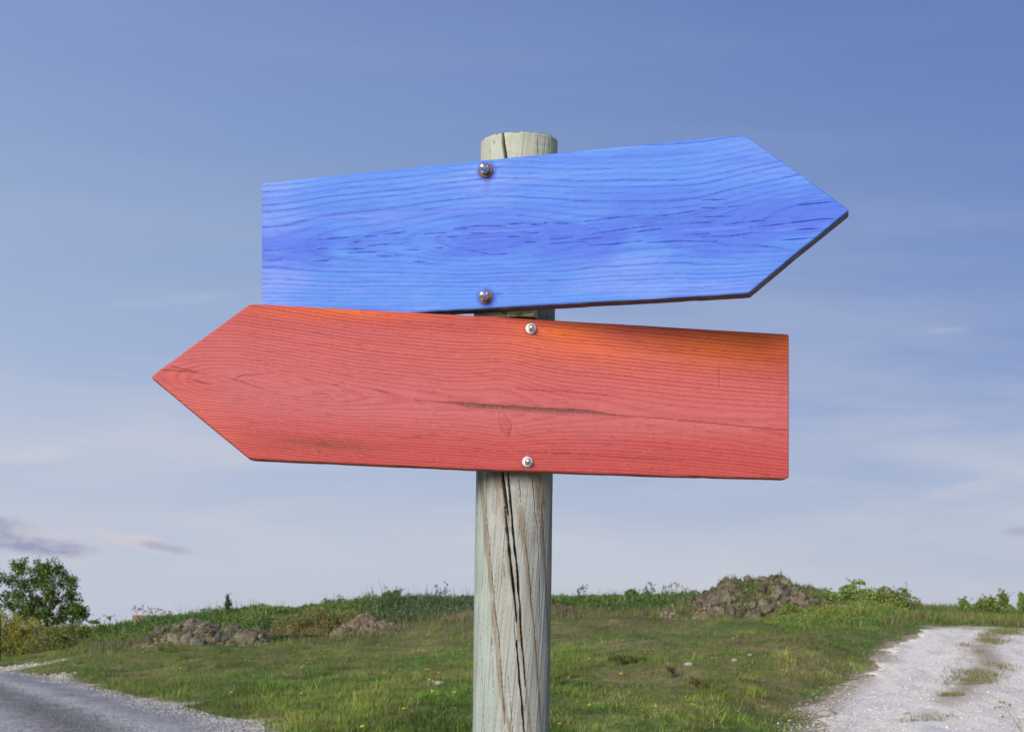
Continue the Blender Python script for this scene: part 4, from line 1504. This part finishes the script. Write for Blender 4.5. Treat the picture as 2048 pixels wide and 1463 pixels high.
disp += (grain - 0.5) * 0.0006 + (grain2 - 0.5) * 0.0014 + (ripple - 0.5) * 0.0005 * rip_on
disp += (fbm(ARC * 12, ZP * 3, 615) - 0.5) * 0.003
# top end slopes a little towards the front; its rim is notched
topk = sst(zt_ - 0.16, zt_, ZP)
slope = -0.0062 - 0.0062 * np.cos(AA) + 0.0010 * np.sin(AA)
notch = -0.0016 * sst(0.66, 0.85, vn(ARC * 300, ARC * 0, 620)) - 0.0012 * fbm(ARC * 90, ARC * 0, 621)
ZR = ZP + topk * slope + sst(zt_ - 0.006, zt_, ZP) * notch
rad = PR + disp - 0.0015 * sst(zt_ - 0.004, zt_, ZP)
rad = rad * np.where(ZP < -0.3, 1.02, 1.0)
VX = axis_x(ZR) + np.sin(AA) * rad
VY = PC_Y - np.cos(AA) * rad
VZ = EYE + ZR
cl = np.array(lin((174, 186, 176))) * 0.98           # greenish side
cm = np.array(lin((178, 180, 173))) * 0.96           # grey centre
cb = np.array(lin((146, 130, 108)))
cg = np.array(lin((128, 144, 118)))
PCc = cm + np.zeros(AA.shape + (3,))
gl = sst(-0.020, -0.048, ARC + 0.05 * ZP + (grain2 - .5) * 0.012)
PCc = lay(PCc, gl, cl)
PCc = lay(PCc, sst(0.052, 0.085, ARC) * 0.8, cg)
PCc = lay(PCc, sst(-0.076, -0.092, ARC) * 0.5, cg)
for pts, wd in [([(160, 10), (180, 150), (195, 350), (225, 640), (250, 960), (280, 1250), (330, 1463)], 0.0035),
                ([(250, 20), (280, 150), (305, 260), (320, 350)], 0.0042), ([(320, 480), (345, 700), (372, 860), (378, 960)], 0.0040), ([(385, 240), (405, 420), (430, 620), (452, 820), (470, 980), (482, 1200), (500, 1463)], 0.0038),
                ([(440, 20), (490, 220), (505, 400), (520, 600), (532, 800), (540, 1100)], 0.0040), ([(395, 1000), (420, 1250), (440, 1463)], 0.003), ([(470, 60), (500, 200)], 0.006)]:
    dd, al = seg_dist(ARC + (grain2 - 0.5) * 0.004, ZP, post_feat(crop(pts, 900, 930, K)))
    PCc = lay(PCc, (1 - sst(0.4, 1.25, dd / (wd * 1.5 * (0.6 + 0.8 * vn(ZP * 14, 0 * ZP, 630)) + 1e-5))) * (0.55 + 0.4 * grain), cb)
PCc = lay(PCc, sst(0.60, 0.72, fbm(spi * 160, ZP * 3, 640)) * 0.35, cb)
PCc = lay(PCc, sst(0.58, 0.75, fbm(ARC * 60, ZP * 25, 641)) * 0.25, lin((205, 208, 200)))
PCc = lay(PCc, sst(0.62, 0.72, fbm(spi * 1000, ZP * 14, 642, 3)) * 0.55, lin((95, 88, 72)))
PCc = lay(PCc, sst(0.745, 0.766, ZP) * sst(0.35, 0.6, fbm(ARC * 80, ZP * 40, 643)) * 0.55, lin((112, 104, 70)))
PCc = lay(PCc, sst(0.66, 0.75, ZP) * sst(0.50, 0.68, fbm(spi * 260, ZP * 6, 644)) * 0.4, lin((130, 118, 84)))
PCc = PCc * (0.78 + 0.42 * grain)[..., None] * (0.90 + 0.2 * ripple * rip_on + 0.1 * (1 - rip_on))[..., None]
PCc = lay(PCc, sst(0.60, 0.70, ZP) * 0.55, np.array(lin((192, 198, 178))))
PCc = PCc * (1 + 0.15 * sst(0.60, 0.72, ZP))[..., None]
PCc = lay(PCc, cmask, (0.035, 0.028, 0.02))  # crack interiors painted near black, adding to the shade inside the grooves
npz = len(zz); npa = len(aa)
V = np.stack([VX, VY, VZ], -1).reshape(-1, 3)
q = grid_faces(npa, npz)
w_ = np.arange(npz - 1)
wrapq = np.stack([(npa - 1) * npz + w_, w_, w_ + 1, (npa - 1) * npz + w_ + 1], 1)
q = np.concatenate([q, wrapq])
ctr = np.array([[axis_x(zt_), PC_Y, EYE + zt_ - 0.008]])
ci = len(V)
V = np.concatenate([V, ctr])
ti = np.arange(npa)
tr = np.stack([np.full(npa, ci), ti * npz, ((ti + 1) % npa) * npz], 1)
cols_ = np.concatenate([PCc.reshape(-1, 3), np.array([[0.18, 0.16, 0.11]])])
pm = mesh_np('post', lc(V), quads=q[:, ::-1], tris=tr[:, ::-1], col=cols_ * 0.76, smooth=True)
post = link('post', pm, M['post'], sign)


# --- boards
class Board:
    def __init__(s, yaw, offset, thick):
        """yaw > 0: the right end is nearer to the camera"""
        s.a = np.array([math.cos(yaw), -math.sin(yaw), 0])
        s.n = np.array([-math.sin(yaw), -math.cos(yaw), 0])
        s.o = np.array([axis_x(0.5), PC_Y, EYE]) + s.n * offset
        s.T = thick

    def st(s, px, py):
        r = np.array([(px - 1024) / F, 1.0, (HOR - py) / F])
        c = np.array([0, 0, EYE])
        k = np.dot(s.o - c, s.n) / np.dot(r, s.n)
        p = c + r * k
        return (float(np.dot(p - s.o, s.a)), float(p[2] - EYE))

    def pts(s, L):
        return [s.st(*p) for p in L]

    def xyz(s, S, T, h):
        return s.o + S[..., None] * s.a + np.stack([0 * T, 0 * T, T], -1) + h[..., None] * s.n


def board_mesh(name, B, top, bot, ns, nt, field, edge_r=0.0022):
    """top / bot: polylines left to right in (s, t); field(S, T) -> height, colour"""
    ts_, tt_ = np.array(top).T
    bs_, bt_ = np.array(bot).T
    s0, s1 = ts_[0], ts_[-1]
    ss = np.unique(np.concatenate([np.linspace(s0, s1, ns), ts_, bs_]))
    ss = ss[np.concatenate([[True], np.diff(ss) > 1e-5])]
    tq = np.linspace(0, 1, nt)
    tq = tq + 0.0 * tq
    tp, bt = np.interp(ss, ts_, tt_), np.interp(ss, bs_, bt_)
    # slight unevenness of the sawn edges
    tp = tp + (fbm(ss * 35, ss * 0, 700) - 0.5) * 0.0008
    bt = bt + (fbm(ss * 35, ss * 0, 701) - 0.5) * 0.0010
    S = ss[:, None] + 0 * tq[None, :]
    Tt = bt[:, None] + (tp - bt)[:, None] * tq[None, :]
    H, Cc = field(S, Tt)
    outline = list(top) + list(bot[::-1]) + [top[0]]
    ed, _ = seg_dist(S, Tt, outline)
    e = np.clip(1 - ed / edge_r, 0, 1)
    H = H - edge_r * (1 - np.sqrt(np.clip(1 - e * e, 0, 1)))
    wear = np.clip(1 - ed / (edge_r * 1.3), 0, 1) * sst(0.35, 0.6, fbm(S * 90, Tt * 90, 702))
    n1_, n2_ = S.shape
    V = B.xyz(S, Tt, H).reshape(-1, 3)
    Q = grid_faces(n1_, n2_)
    idx = np.arange(n1_ * n2_).reshape(n1_, n2_)
    loop = np.concatenate([idx[:, 0], idx[-1, 1:], idx[::-1, -1][1:], idx[0, ::-1][1:-1]])
    LV = V[loop]
    m1 = LV - B.n * 0.0012
    # side wall with a worn, slightly rounded back arris
    rings = [LV, LV - B.n * (B.T * 0.5), LV - B.n * (B.T - 0.003)]
    cen = LV.mean(0)
    back = LV - B.n * (B.T)
    V2 = [V]
    C2 = [Cc.reshape(-1, 3)]
    base_i = [loop]
    o_ = len(V)
    for rg in (LV + 0.0, LV - B.n * B.T):
        V2.append(rg); C2.append(np.tile((0.1, 0.1, 0.1), (len(rg), 1)))
        base_i.append(o_ + np.arange(len(rg))); o_ += len(rg)
    n_l = len(loop)
    Qs = []
    i0, i1 = base_i[1], base_i[2]
    j = np.arange(n_l)
    Qs = np.stack([i0[j], i0[(j + 1) % n_l], i1[(j + 1) % n_l], i1[j]], 1)
    # back: strip between lower and upper outline
    bot_i = np.arange(n1_)
    top_i = (n1_ - 1) + (n2_ - 1) + np.arange(n1_)[::-1]
    bb, tt2 = i1[bot_i], i1[top_i]
    Qb = np.stack([bb[:-1], tt2[:-1], tt2[1:], bb[1:]], 1)
    Vall = np.concatenate(V2)
    Call = np.concatenate(C2) * 0.76
    quads = np.concatenate([Q, Qs[:, ::-1], Qb])
    midx = np.concatenate([np.zeros(len(Q)), np.ones(len(Qs) + len(Qb))])
    me = mesh_np(name, lc(Vall), quads=quads, col=Call, smooth=True, matidx=midx)
    return me


BLUE = Board(R(13.5), 0.060 + 0.026 + 0.028, 0.028)
RED = Board(R(-6), 0.060 + 0.006 + 0.022, 0.022)


def blue_field(S, T):
    P_ = BLUE.pts
    c0 = P_([(520, 500), (700, 490), (850, 482), (1000, 474), (1150, 474), (1400, 466), (1690, 425)])
    cs, ct = np.array(c0).T
    wob_ = (fbm(S * 2.0, T * 4, 710, 2) - 0.5) * 0.014 + (fbm(S * 11, T * 26, 711, 3) - 0.5) * 0.0022
    t0 = np.interp(S, cs, ct)
    sce = BLUE.st(965, 475)[0]
    dep = 0.034 - 0.026 * np.exp(-((S - sce) / 0.11) ** 2) + 0.010 * (fbm(S * 3.5, S * 0, 712) - 0.5) - 0.03 * sst(sce + 0.28, sce + 0.5, S) + 0.012 * sst(sce - 0.2, sce - 0.35, S)
    dep = np.abs(dep) + 0.008
    v_ = (T - t0) + wob_
    r = np.sqrt(v_ ** 2 + dep ** 2)
    ph = r * (122 + 35 * sst(0.0, 0.12, -v_)) + (fbm(S * 7, T * 60, 713) - 0.5) * 0.5
    k = np.floor(ph); f = ph - k
    amp = 0.25 + 0.75 * _hash(k, k * 0, 5)
    late = sst(0.50, 0.86, f) * (1 - sst(0.90, 1.0, f)) * amp
    fib = fbm(S * 45, T * 1100, 714, 3)
    fib2 = fbm(S * 14, T * 420, 715, 3)
    brk = sst(0.30, 0.6, fbm(S * 120, T * 700, 716, 3))
    lateb = late * (0.55 + 0.45 * brk)
    # small tears that follow the grain
    tear = sst(0.71, 0.78, fbm(S * 38, T * 900 + wob_ * 600, 717, 3)) * (0.35 + 0.65 * late)
    band = np.exp(-((T - t0) / (0.034 + 0.02 * sst(0.0, 0.3, S))) ** 2)
    tear2 = sst(0.69, 0.74, fbm(S * 22, T * 620, 718, 3)) * band
    base = np.array(lin((90, 143, 230)))
    peri = np.array(lin((130, 160, 236)))
    deep = np.array(lin((72, 108, 222)))
    dark_ = np.array(lin((54, 72, 192)))
    C = base + np.zeros(S.shape + (3,))
    (sL, _), (sR, _) = BLUE.st(520, 500), BLUE.st(1690, 425)
    kp = sst(0.11, 0.0, S - sL) * (0.35 + 0.8 * fbm(S * 20, T * 40, 720)) + sst(0.25, 0.5, S) * sst(0.02, 0.10, T - t0) * 0.5
    kp = kp + sst(0.5, 0.72, fbm(S * 6, T * 30, 721)) * 0.55
    C = lay(C, kp, peri)
    C = lay(C, band * (0.15 + 0.85 * sst(0.36, 0.58, fbm(S * 9, T * 26, 722))) * 0.85, deep)
    C = lay(C, sst(0.50, 0.70, fbm(S * 5, T * 60, 723)) * 0.35, deep)
    C = lay(C, lateb * 0.95, deep * 0.85)
    C = lay(C, lateb * sst(0.6, 1.0, amp) * 0.55, dark_)
    C = lay(C, np.clip((fib - 0.55) * 1.6, 0, 0.35), deep)
    C = C * (0.93 + 0.14 * fib2)[..., None]
    # pale pinkish streaks along early wood
    C = lay(C, sst(0.69, 0.77, fbm(S * 6, (T + wob_) * 230, 724, 3)) * 0.25, lin((146, 162, 232)))
    H = -0.0006 * lateb * 0.6 + (fib - 0.5) * 0.00025 - 0.0005 * tear + (fbm(S * 8, T * 8, 725) - 0.5) * 0.001
    C = lay(C, tear * 0.45 + tear2 * 0.35, dark_ * 0.8)
    cr = []
    A = (500, 250, 3.4017)
    Bc = (1100, 250, 3.303)
    for pts in [[(460, 782), (560, 772), (680, 764), (770, 748)], [(770, 760), (870, 755)], [(900, 745), (1000, 735), (1060, 728)], [(1180, 743), (1250, 738), (1330, 732)], [(70, 857), (225, 855)], [(68, 926), (140, 920), (215, 915)],
                [(430, 930), (560, 918)], [(795, 822), (900, 815), (1045, 810)], [(860, 890), (940, 894), (1010, 890)], [(1385, 709), (1475, 702)], [(1480, 852), (1560, 868), (1640, 880), (1790, 875)], [(1515, 688), (1750, 687)],
                [(1740, 676), (1850, 672)], [(1885, 680), (1990, 674)], [(1500, 735), (1625, 737)], [(1740, 760), (1835, 757)], [(1880, 741), (1980, 732)], [(1875, 800), (1960, 795)], [(450, 846), (540, 836)], [(590, 848), (790, 842)],
                [(1240, 838), (1325, 835)], [(1100, 928), (1200, 932)], [(1340, 762), (1410, 760)], [(1990, 668), (2040, 664)], [(1050, 850), (1160, 848)], [(700, 800), (760, 790)], [(660, 870), (880, 862)]]:
        cr.append((P_(crop(pts, *A)), 0.00062))
    for pts in [[(205, 637), (320, 627), (430, 612), (650, 594)], [(690, 602), (840, 588), (970, 565)], [(980, 546), (1100, 551), (1310, 528)], [(270, 722), (450, 694), (640, 668), (820, 653)], [(0, 786), (160, 774), (250, 772)],
                [(255, 796), (450, 785), (620, 765)], [(640, 780), (830, 768), (1130, 770)], [(860, 728), (1060, 718)], [(1000, 738), (1180, 736), (1320, 714), (1440, 706)], [(1310, 682), (1450, 665), (1640, 640), (1780, 622), (1875, 618)],
                [(1150, 661), (1300, 640), (1430, 629)], [(1530, 762), (1640, 752), (1770, 742)], [(1620, 531), (1760, 518), (1895, 503)], [(950, 611), (1200, 602)], [(480, 719), (740, 685)], [(1350, 795), (1550, 815)], [(0, 645), (130, 652)],
                [(180, 760), (360, 742)], [(0, 755), (150, 745)], [(1620, 690), (1800, 682)], [(1000, 497), (1180, 492)], [(820, 655), (1080, 642)], [(730, 600), (800, 598)]]:
        cr.append((P_(crop(pts, *Bc)), 0.00062))
    cmk = np.zeros_like(S)
    jit = (fbm(S * 70, T * 60, 730, 3) - 0.5) * 0.0006
    for pts, wd in cr:
        x0 = min(p[0] for p in pts) - .004; x1 = max(p[0] for p in pts) + .004
        col_i = np.where((S[:, 0] > x0) & (S[:, 0] < x1))[0]
        if len(col_i) == 0:
            continue
        sl2 = slice(col_i[0], col_i[-1] + 1)
        dd, al = seg_dist(S[sl2], T[sl2] + jit[sl2], pts)
        wv = wd * (0.30 + 0.85 * np.sin(al * np.pi) ** 0.6)
        kk = (1 - sst(0.5, 1.35, dd / wv)) * (0.45 + 0.55 * sst(0.3, 0.55, fbm(S[sl2] * 90, T[sl2] * 400, 734)))
        cmk[sl2] = np.maximum(cmk[sl2], kk)
    H = H - 0.0010 * cmk
    C = lay(C, cmk * 0.85, lin((30, 34, 165)))
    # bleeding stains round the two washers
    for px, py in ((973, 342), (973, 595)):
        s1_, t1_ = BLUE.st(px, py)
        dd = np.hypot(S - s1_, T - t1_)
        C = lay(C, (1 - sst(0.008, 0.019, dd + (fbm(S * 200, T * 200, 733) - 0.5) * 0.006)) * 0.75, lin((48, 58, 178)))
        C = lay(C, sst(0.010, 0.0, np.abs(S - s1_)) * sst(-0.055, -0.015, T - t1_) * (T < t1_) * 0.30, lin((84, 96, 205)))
    s1_, t1_ = BLUE.st(990, 588)
    C = lay(C, (1 - sst(0.4, 1.0, np.hypot((S - s1_) / 0.018, (T - t1_) / 0.002))) * 0.7, lin((70, 66, 160)))
    return H, C


def red_field(S, T):
    P_ = RED.pts
    c0 = P_([(300, 752), (480, 758), (700, 790), (880, 806), (1000, 815), (1220, 828), (1400, 845), (1580, 862)])
    cs, ct = np.array(c0).T
    t0 = np.interp(S, cs, ct)
    ks, kt = RED.st(1012, 848)
    bump_ = np.exp(-((S - ks) / 0.045) ** 2)
    wob_ = (fbm(S * 1.6, T * 3, 760, 2) - 0.5) * 0.004 + (fbm(S * 14, T * 20, 761, 3) - 0.5) * 0.0010
    v0 = T - t0
    v_ = v0 + wob_ - bump_ * np.sign(v0) * 0.012 * np.exp(-np.abs(v0) / 0.06) - bump_ * 0.006 * np.exp(-((v0 - 0.05) / 0.05) ** 2)
    sl_, _ = RED.st(470, 757)
    dep = 0.010 + 0.022 * sst(0.0, 0.25, S - sl_) + 0.018 * sst(0.0, -0.12, S - sl_) + 0.010 * np.sin(S * 6)
    r = np.sqrt(v_ ** 2 + dep ** 2)
    ph = r * (205 + 40 * (v_ < 0)) + (fbm(S * 8, T * 60, 762) - 0.5) * 0.35
    k = np.floor(ph); f = ph - k
    amp = 0.45 + 0.55 * _hash(k, k * 0 + 3, 5)
    late = sst(0.30, 0.75, f) * (1 - sst(0.80, 1.0, f)) * amp
    late *= 0.45 + 0.55 * sst(0.012, 0.05, np.abs(v_))
    fib = fbm(S * 50, T * 1200, 764, 3)
    spk = vn(S * 700, T * 900, 765)
    base = np.array(lin((213, 108, 105)))
    sat = np.array(lin((202, 80, 74)))
    pink = np.array(lin((208, 110, 114)))
    orange = np.array(lin((246, 120, 58)))
    dark_ = np.array(lin((158, 44, 44)))
    C = base + np.zeros(S.shape + (3,))
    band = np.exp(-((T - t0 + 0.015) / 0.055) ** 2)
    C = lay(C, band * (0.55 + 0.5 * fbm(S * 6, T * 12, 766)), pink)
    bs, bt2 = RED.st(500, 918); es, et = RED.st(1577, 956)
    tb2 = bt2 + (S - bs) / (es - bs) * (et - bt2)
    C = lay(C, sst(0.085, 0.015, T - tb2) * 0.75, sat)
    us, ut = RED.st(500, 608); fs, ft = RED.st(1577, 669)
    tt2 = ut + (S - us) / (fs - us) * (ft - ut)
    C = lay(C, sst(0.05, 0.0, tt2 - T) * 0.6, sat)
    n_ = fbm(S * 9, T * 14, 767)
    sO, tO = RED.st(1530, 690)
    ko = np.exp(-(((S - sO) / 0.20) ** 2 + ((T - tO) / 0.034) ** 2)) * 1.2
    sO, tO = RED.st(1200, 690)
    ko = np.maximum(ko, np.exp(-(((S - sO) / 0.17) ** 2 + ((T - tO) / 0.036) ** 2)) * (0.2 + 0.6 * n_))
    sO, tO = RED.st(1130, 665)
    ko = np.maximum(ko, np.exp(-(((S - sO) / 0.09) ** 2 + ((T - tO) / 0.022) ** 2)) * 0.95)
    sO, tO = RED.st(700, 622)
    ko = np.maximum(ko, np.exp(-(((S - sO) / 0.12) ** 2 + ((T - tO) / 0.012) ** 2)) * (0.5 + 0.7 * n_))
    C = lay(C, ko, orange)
    sO, tO = RED.st(420, 840)
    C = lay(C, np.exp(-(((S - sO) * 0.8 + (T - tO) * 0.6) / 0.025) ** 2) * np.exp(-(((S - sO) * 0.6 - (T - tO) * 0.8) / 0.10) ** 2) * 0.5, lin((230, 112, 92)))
    C = lay(C, sst(0.5, 0.72, fbm(S * 4, T * 22, 768)) * 0.35, sat)
    C = lay(C, late * 0.66, dark_)
    C = C * (0.90 + 0.20 * fib)[..., None] * (0.96 + 0.08 * spk)[..., None]
    C = lay(C, sst(0.60, 0.72, fbm(S * 30, T * 500, 769, 3)) * 0.25, lin((170, 78, 76)))
    # weathered brown smear low on the left
    sO, tO = RED.st(650, 888)
    C = lay(C, np.exp(-(((S - sO) / 0.075) ** 2 + ((T - tO + (S - sO) * 0.06) / 0.008) ** 2)) * (0.3 + 0.7 * sst(.3, .6, fib)) * 0.75, lin((132, 70, 52)))
    H = -0.0005 * late + (fib - 0.5) * 0.0002 + (fbm(S * 6, T * 9, 770) - 0.5) * 0.001
    # knot
    kd = np.hypot((S - ks + (T - kt) * 0.25) / 0.0085, (T - kt) / 0.018) + (fbm(S * 90, T * 90, 771) - 0.5) * 0.5
    C = lay(C, (1 - sst(0.75, 1.05, kd)) * 0.30, lin((186, 70, 70)))
    ringk = np.exp(-((kd - 0.98) / 0.13) ** 2)
    C = lay(C, ringk * 0.35 * sst(0.35, 0.6, fbm(S * 60, T * 60, 772)), lin((120, 42, 40)))
    H -= ringk * 0.0006
    cmk = np.zeros_like(S); soft = np.zeros_like(S)
    A, Bc = (290, 590, 3.0567), (940, 590, 3.103)
    jit = (fbm(S * 90, T * 60, 775, 3) - 0.5) * 0.0018
    main = crop([(1650, 642), (1760, 650), (1880, 658), (1980, 672)], *A) + crop([(0, 680), (110, 690), (250, 697), (360, 705), (480, 712), (700, 722), (900, 745), (1200, 765), (1450, 790), (1640, 810), (1975, 838)], *Bc)
    dd, al = seg_dist(S, T + jit, P_(main))
    px_ = S
    s_a, s_b, s_c, s_d = RED.st(860, 800)[0], RED.st(960, 812)[0], RED.st(1150, 822)[0], RED.st(1260, 833)[0]
    wide = sst(s_a, s_b, S) * (1 - sst(s_c, s_d, S))
    wv = 0.0005 + 0.0021 * wide
    kk = 1 - sst(0.7, 1.2, dd / wv)
    blk = vn(S * 130, T * 0 + 3, 776)
    cross = 1 - sst(0.0, 0.10, np.abs((S * 120 + 0.5 * vn(S * 30, 0 * T, 777)) % 1 - 0.5) * 1.0)
    fillc = lin((150, 92, 76))
    C = lay(C, kk * wide, fillc)
    C = lay(C, kk * wide * np.clip(cross + sst(0.6, 1.0, dd / wv) + sst(0.62, 0.8, blk) * 0.4, 0, 1) * 0.85, lin((72, 36, 30)))
    C = lay(C, kk * (1 - wide) * 0.6, lin((112, 42, 40)))
    C = lay(C, (1 - sst(1.0, 3.2, dd / (wv + 0.0002))) * 0.35 * (wide + 0.25), lin((150, 84, 84)))
    H -= kk * (0.0018 + 0.0006 * (cross - 0.5) * wide)
    for pts, cr_ in [([(85, 455), (180, 462), (280, 470), (372, 482)], A), ([(150, 430), (200, 445), (330, 470)], A), ([(490, 500), (560, 520), (680, 560), (770, 592)], A), ([(960, 508), (1040, 532)], A), ([(530, 520), (600, 490), (760, 480)], A),
                     ([(1400, 575), (1500, 600)], A), ([(1150, 548), (1190, 556)], A), ([(1060, 600), (1150, 610)], A), ([(270, 512), (340, 530), (420, 545)], A),
                     ([(1549, 425), (1547, 500), (1549, 595)], Bc), ([(280, 975), (620, 982), (1000, 1010), (1350, 1030)], Bc), ([(230, 580), (420, 590), (900, 625)], Bc)]:
        dd, al = seg_dist(S, T + jit, P_(crop(pts, *cr_)))
        kk = (1 - sst(0.5, 1.4, dd / (0.0006 * (0.4 + 0.7 * np.sin(al * np.pi)))))
        cmk = np.maximum(cmk, kk)
    C = lay(C, cmk * 0.6, lin((110, 38, 40)))
    H -= 0.0008 * cmk
    tear = sst(0.70, 0.77, fbm(S * 45, T * 900, 778, 3))
    C = lay(C, tear * 0.35, lin((126, 40, 42)))
    C = lay(C, sst(0.86, 0.92, vn(S * 420, T * 500, 779)) * 0.30, lin((232, 140, 130)))
    for px, py in ((1062, 658), (1055, 924)):
        s1_, t1_ = RED.st(px, py)
        dd = np.hypot(S - s1_, T - t1_)
        C = lay(C, (1 - sst(0.009, 0.013, dd)) * 0.35, lin((140, 50, 44)))
    return H, C


b_top = BLUE.pts([(523, 366), (1000, 317), (1450, 272.5), (1480, 271.5), (1494, 273), (1600, 348), (1691, 414), (1697, 420)])
b_bot = BLUE.pts([(520, 643), (950, 617.5), (1250, 600.5), (1480, 587.5), (1497, 586), (1508, 577), (1600, 500), (1694, 424), (1697, 421)])
b_bot[0] = (b_top[0][0], b_bot[0][1]); b_bot[-1] = (b_top[-1][0], b_bot[-1][1])
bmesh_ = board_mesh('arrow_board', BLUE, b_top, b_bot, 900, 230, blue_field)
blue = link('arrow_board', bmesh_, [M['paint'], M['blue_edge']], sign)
blue['label'] = 'upper blue painted wooden board with its point to the right'

r_top = RED.pts([(303, 752), (308, 748), (400, 680), (497, 609.5), (505, 608), (530, 608.5), (1000, 634), (1300, 651.5), (1575, 667.8), (1578.5, 670)])
r_bot = RED.pts([(303, 754), (310, 760), (400, 835), (498, 915.5), (506, 918), (950, 938), (1300, 950), (1573, 957), (1577.5, 954.5)])
r_bot[0] = (r_top[0][0], r_bot[0][1]); r_bot[-1] = (r_top[-1][0], r_bot[-1][1])
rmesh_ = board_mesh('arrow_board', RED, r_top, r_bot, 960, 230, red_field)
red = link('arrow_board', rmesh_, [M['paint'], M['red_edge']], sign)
red['label'] = 'lower red painted wooden board with its point to the left'


# --- spacer block behind the blue board
def spacer():
    s0, z1 = BLUE.st(938, 560)
    s1 = BLUE.st(1058, 560)[0]
    z0 = (HOR - 634.5) / F * 2.12
    nx, nzv = 40, 30
    V, Q, C = [], [], []
    xs = np.linspace(s0, s1, nx); zs = np.linspace(z0, z1, nzv)
    y0, y1 = -0.0285, -0.062

    def panel(A_, B_, fn):
        o_ = sum(len(v) for v in V)
        X_, Y_ = np.meshgrid(A_, B_, indexing='ij')
        p = fn(X_, Y_)
        V.append(p.reshape(-1, 3)); Q.append(grid_faces(len(A_), len(B_)) + o_)
        cc = np.array(lin((176, 172, 140))) * (0.75 + 0.5 * fbm(X_ * 60, Y_ * 200, 801))[..., None]
        cc = lay(cc, sst(0.62, 0.72, fbm(X_ * 120, Y_ * 120, 802)) * 0.7, (0.06, 0.05, 0.03))
        C.append(cc.reshape(-1, 3))
    tilt = lambda S_: (S_ - s0) * 0.02
    panel(xs, zs, lambda a_, b_: BLUE.xyz(a_, b_, 0 * a_ + y0))
    panel(xs, zs, lambda a_, b_: BLUE.xyz(a_, b_, 0 * a_ + y1))
    ys = np.linspace(y0, y1, 12)
    panel(xs, ys, lambda a_, b_: BLUE.xyz(a_, 0 * a_ + z0, b_))
    panel(xs, ys, lambda a_, b_: BLUE.xyz(a_, 0 * a_ + z1, b_))
    panel(zs, ys, lambda a_, b_: BLUE.xyz(0 * a_ + s0, a_, b_))
    panel(zs, ys, lambda a_, b_: BLUE.xyz(0 * a_ + s1, a_, b_))
    return link('spacer_block', mesh_np('spacer_block', lc(np.concatenate(V)), quads=np.concatenate(Q), col=np.concatenate(C)), M['post'], sign)


spacer()


# --- fixings
def lathe(B, s, t, prof, k=32, hexa=None):
    """profile (radius, height above the board's face) turned about the board's normal"""
    an = np.linspace(0, 2 * np.pi, k, endpoint=False)
    V = []
    for r_, h_ in prof:
        rr = r_ * np.ones(k)
        if hexa:
            rr = r_ * math.cos(math.pi / 6) / np.cos((an + 0.26) % (math.pi / 3) - math.pi / 6)
        V.append(B.xyz(s + np.cos(an) * rr, t + np.sin(an) * rr, np.full(k, h_)))
    n_ = len(prof)
    V = np.concatenate(V)
    q = []
    for i in range(n_ - 1):
        for j in range(k):
            q.append((i * k + j, i * k + (j + 1) % k, (i + 1) * k + (j + 1) % k, (i + 1) * k + j))
    tris = []
    ci_ = len(V)
    V = np.concatenate([V, B.xyz(np.array([s]), np.array([t]), np.array([prof[-1][1]]))])
    for j in range(k):
        tris.append(((n_ - 1) * k + j, (n_ - 1) * k + (j + 1) % k, ci_))
    return lc(V), np.array(q), np.array(tris)


def fixing(board, B, px, py, wr, rusty, nut=1.0):
    s, t = B.st(px, py)
    th_ = 0.0022
    V, Q, T = lathe(B, s, t, [(wr, -0.001), (wr, th_ * 0.7), (wr * 0.95, th_), (wr * 0.5, th_ + 0.0002), (wr * 0.3, th_ + 0.0002)], 40)
    o = link('washer', mesh_np('washer', V, quads=Q, tris=T, smooth=False), M['rust'] if rusty else M['steel'], board)
    a = 0.0066 * nut
    h0 = th_ + 0.0001
    hh_ = 0.0062 * nut
    V, Q, T = lathe(B, s, t, [(a * 0.9, h0), (a, h0 + 0.0006), (a, h0 + hh_ - 0.0008), (a * 0.88, h0 + hh_)], 36, True)
    link('hex_nut', mesh_np('hex_nut', V, quads=Q, tris=T), M['steel'], board)
    prof = [(a * 0.80, h0 + hh_ - 0.0004)]
    R_ = a * 0.80
    Lc = 0.011 if rusty else 0.0022
    prof.append((R_, h0 + hh_ + Lc))
    for q in np.linspace(0.05, 0.98, 9) * math.pi / 2:
        prof.append((R_ * math.cos(q), h0 + hh_ + Lc + R_ * 0.9 * math.sin(q)))
    V, Q, T = lathe(B, s, t, prof, 32)
    link('dome_cap', mesh_np('dome_cap', V, quads=Q, tris=T, smooth=True), M['steel'], board)


fixing(blue, BLUE, 972, 341.5, 0.0108, True)
fixing(blue, BLUE, 971.5, 594.5, 0.0104, True)
fixing(red, RED, 1061.5, 657, 0.0083, False, 0.80)
fixing(red, RED, 1054.5, 923, 0.0083, False, 0.80)
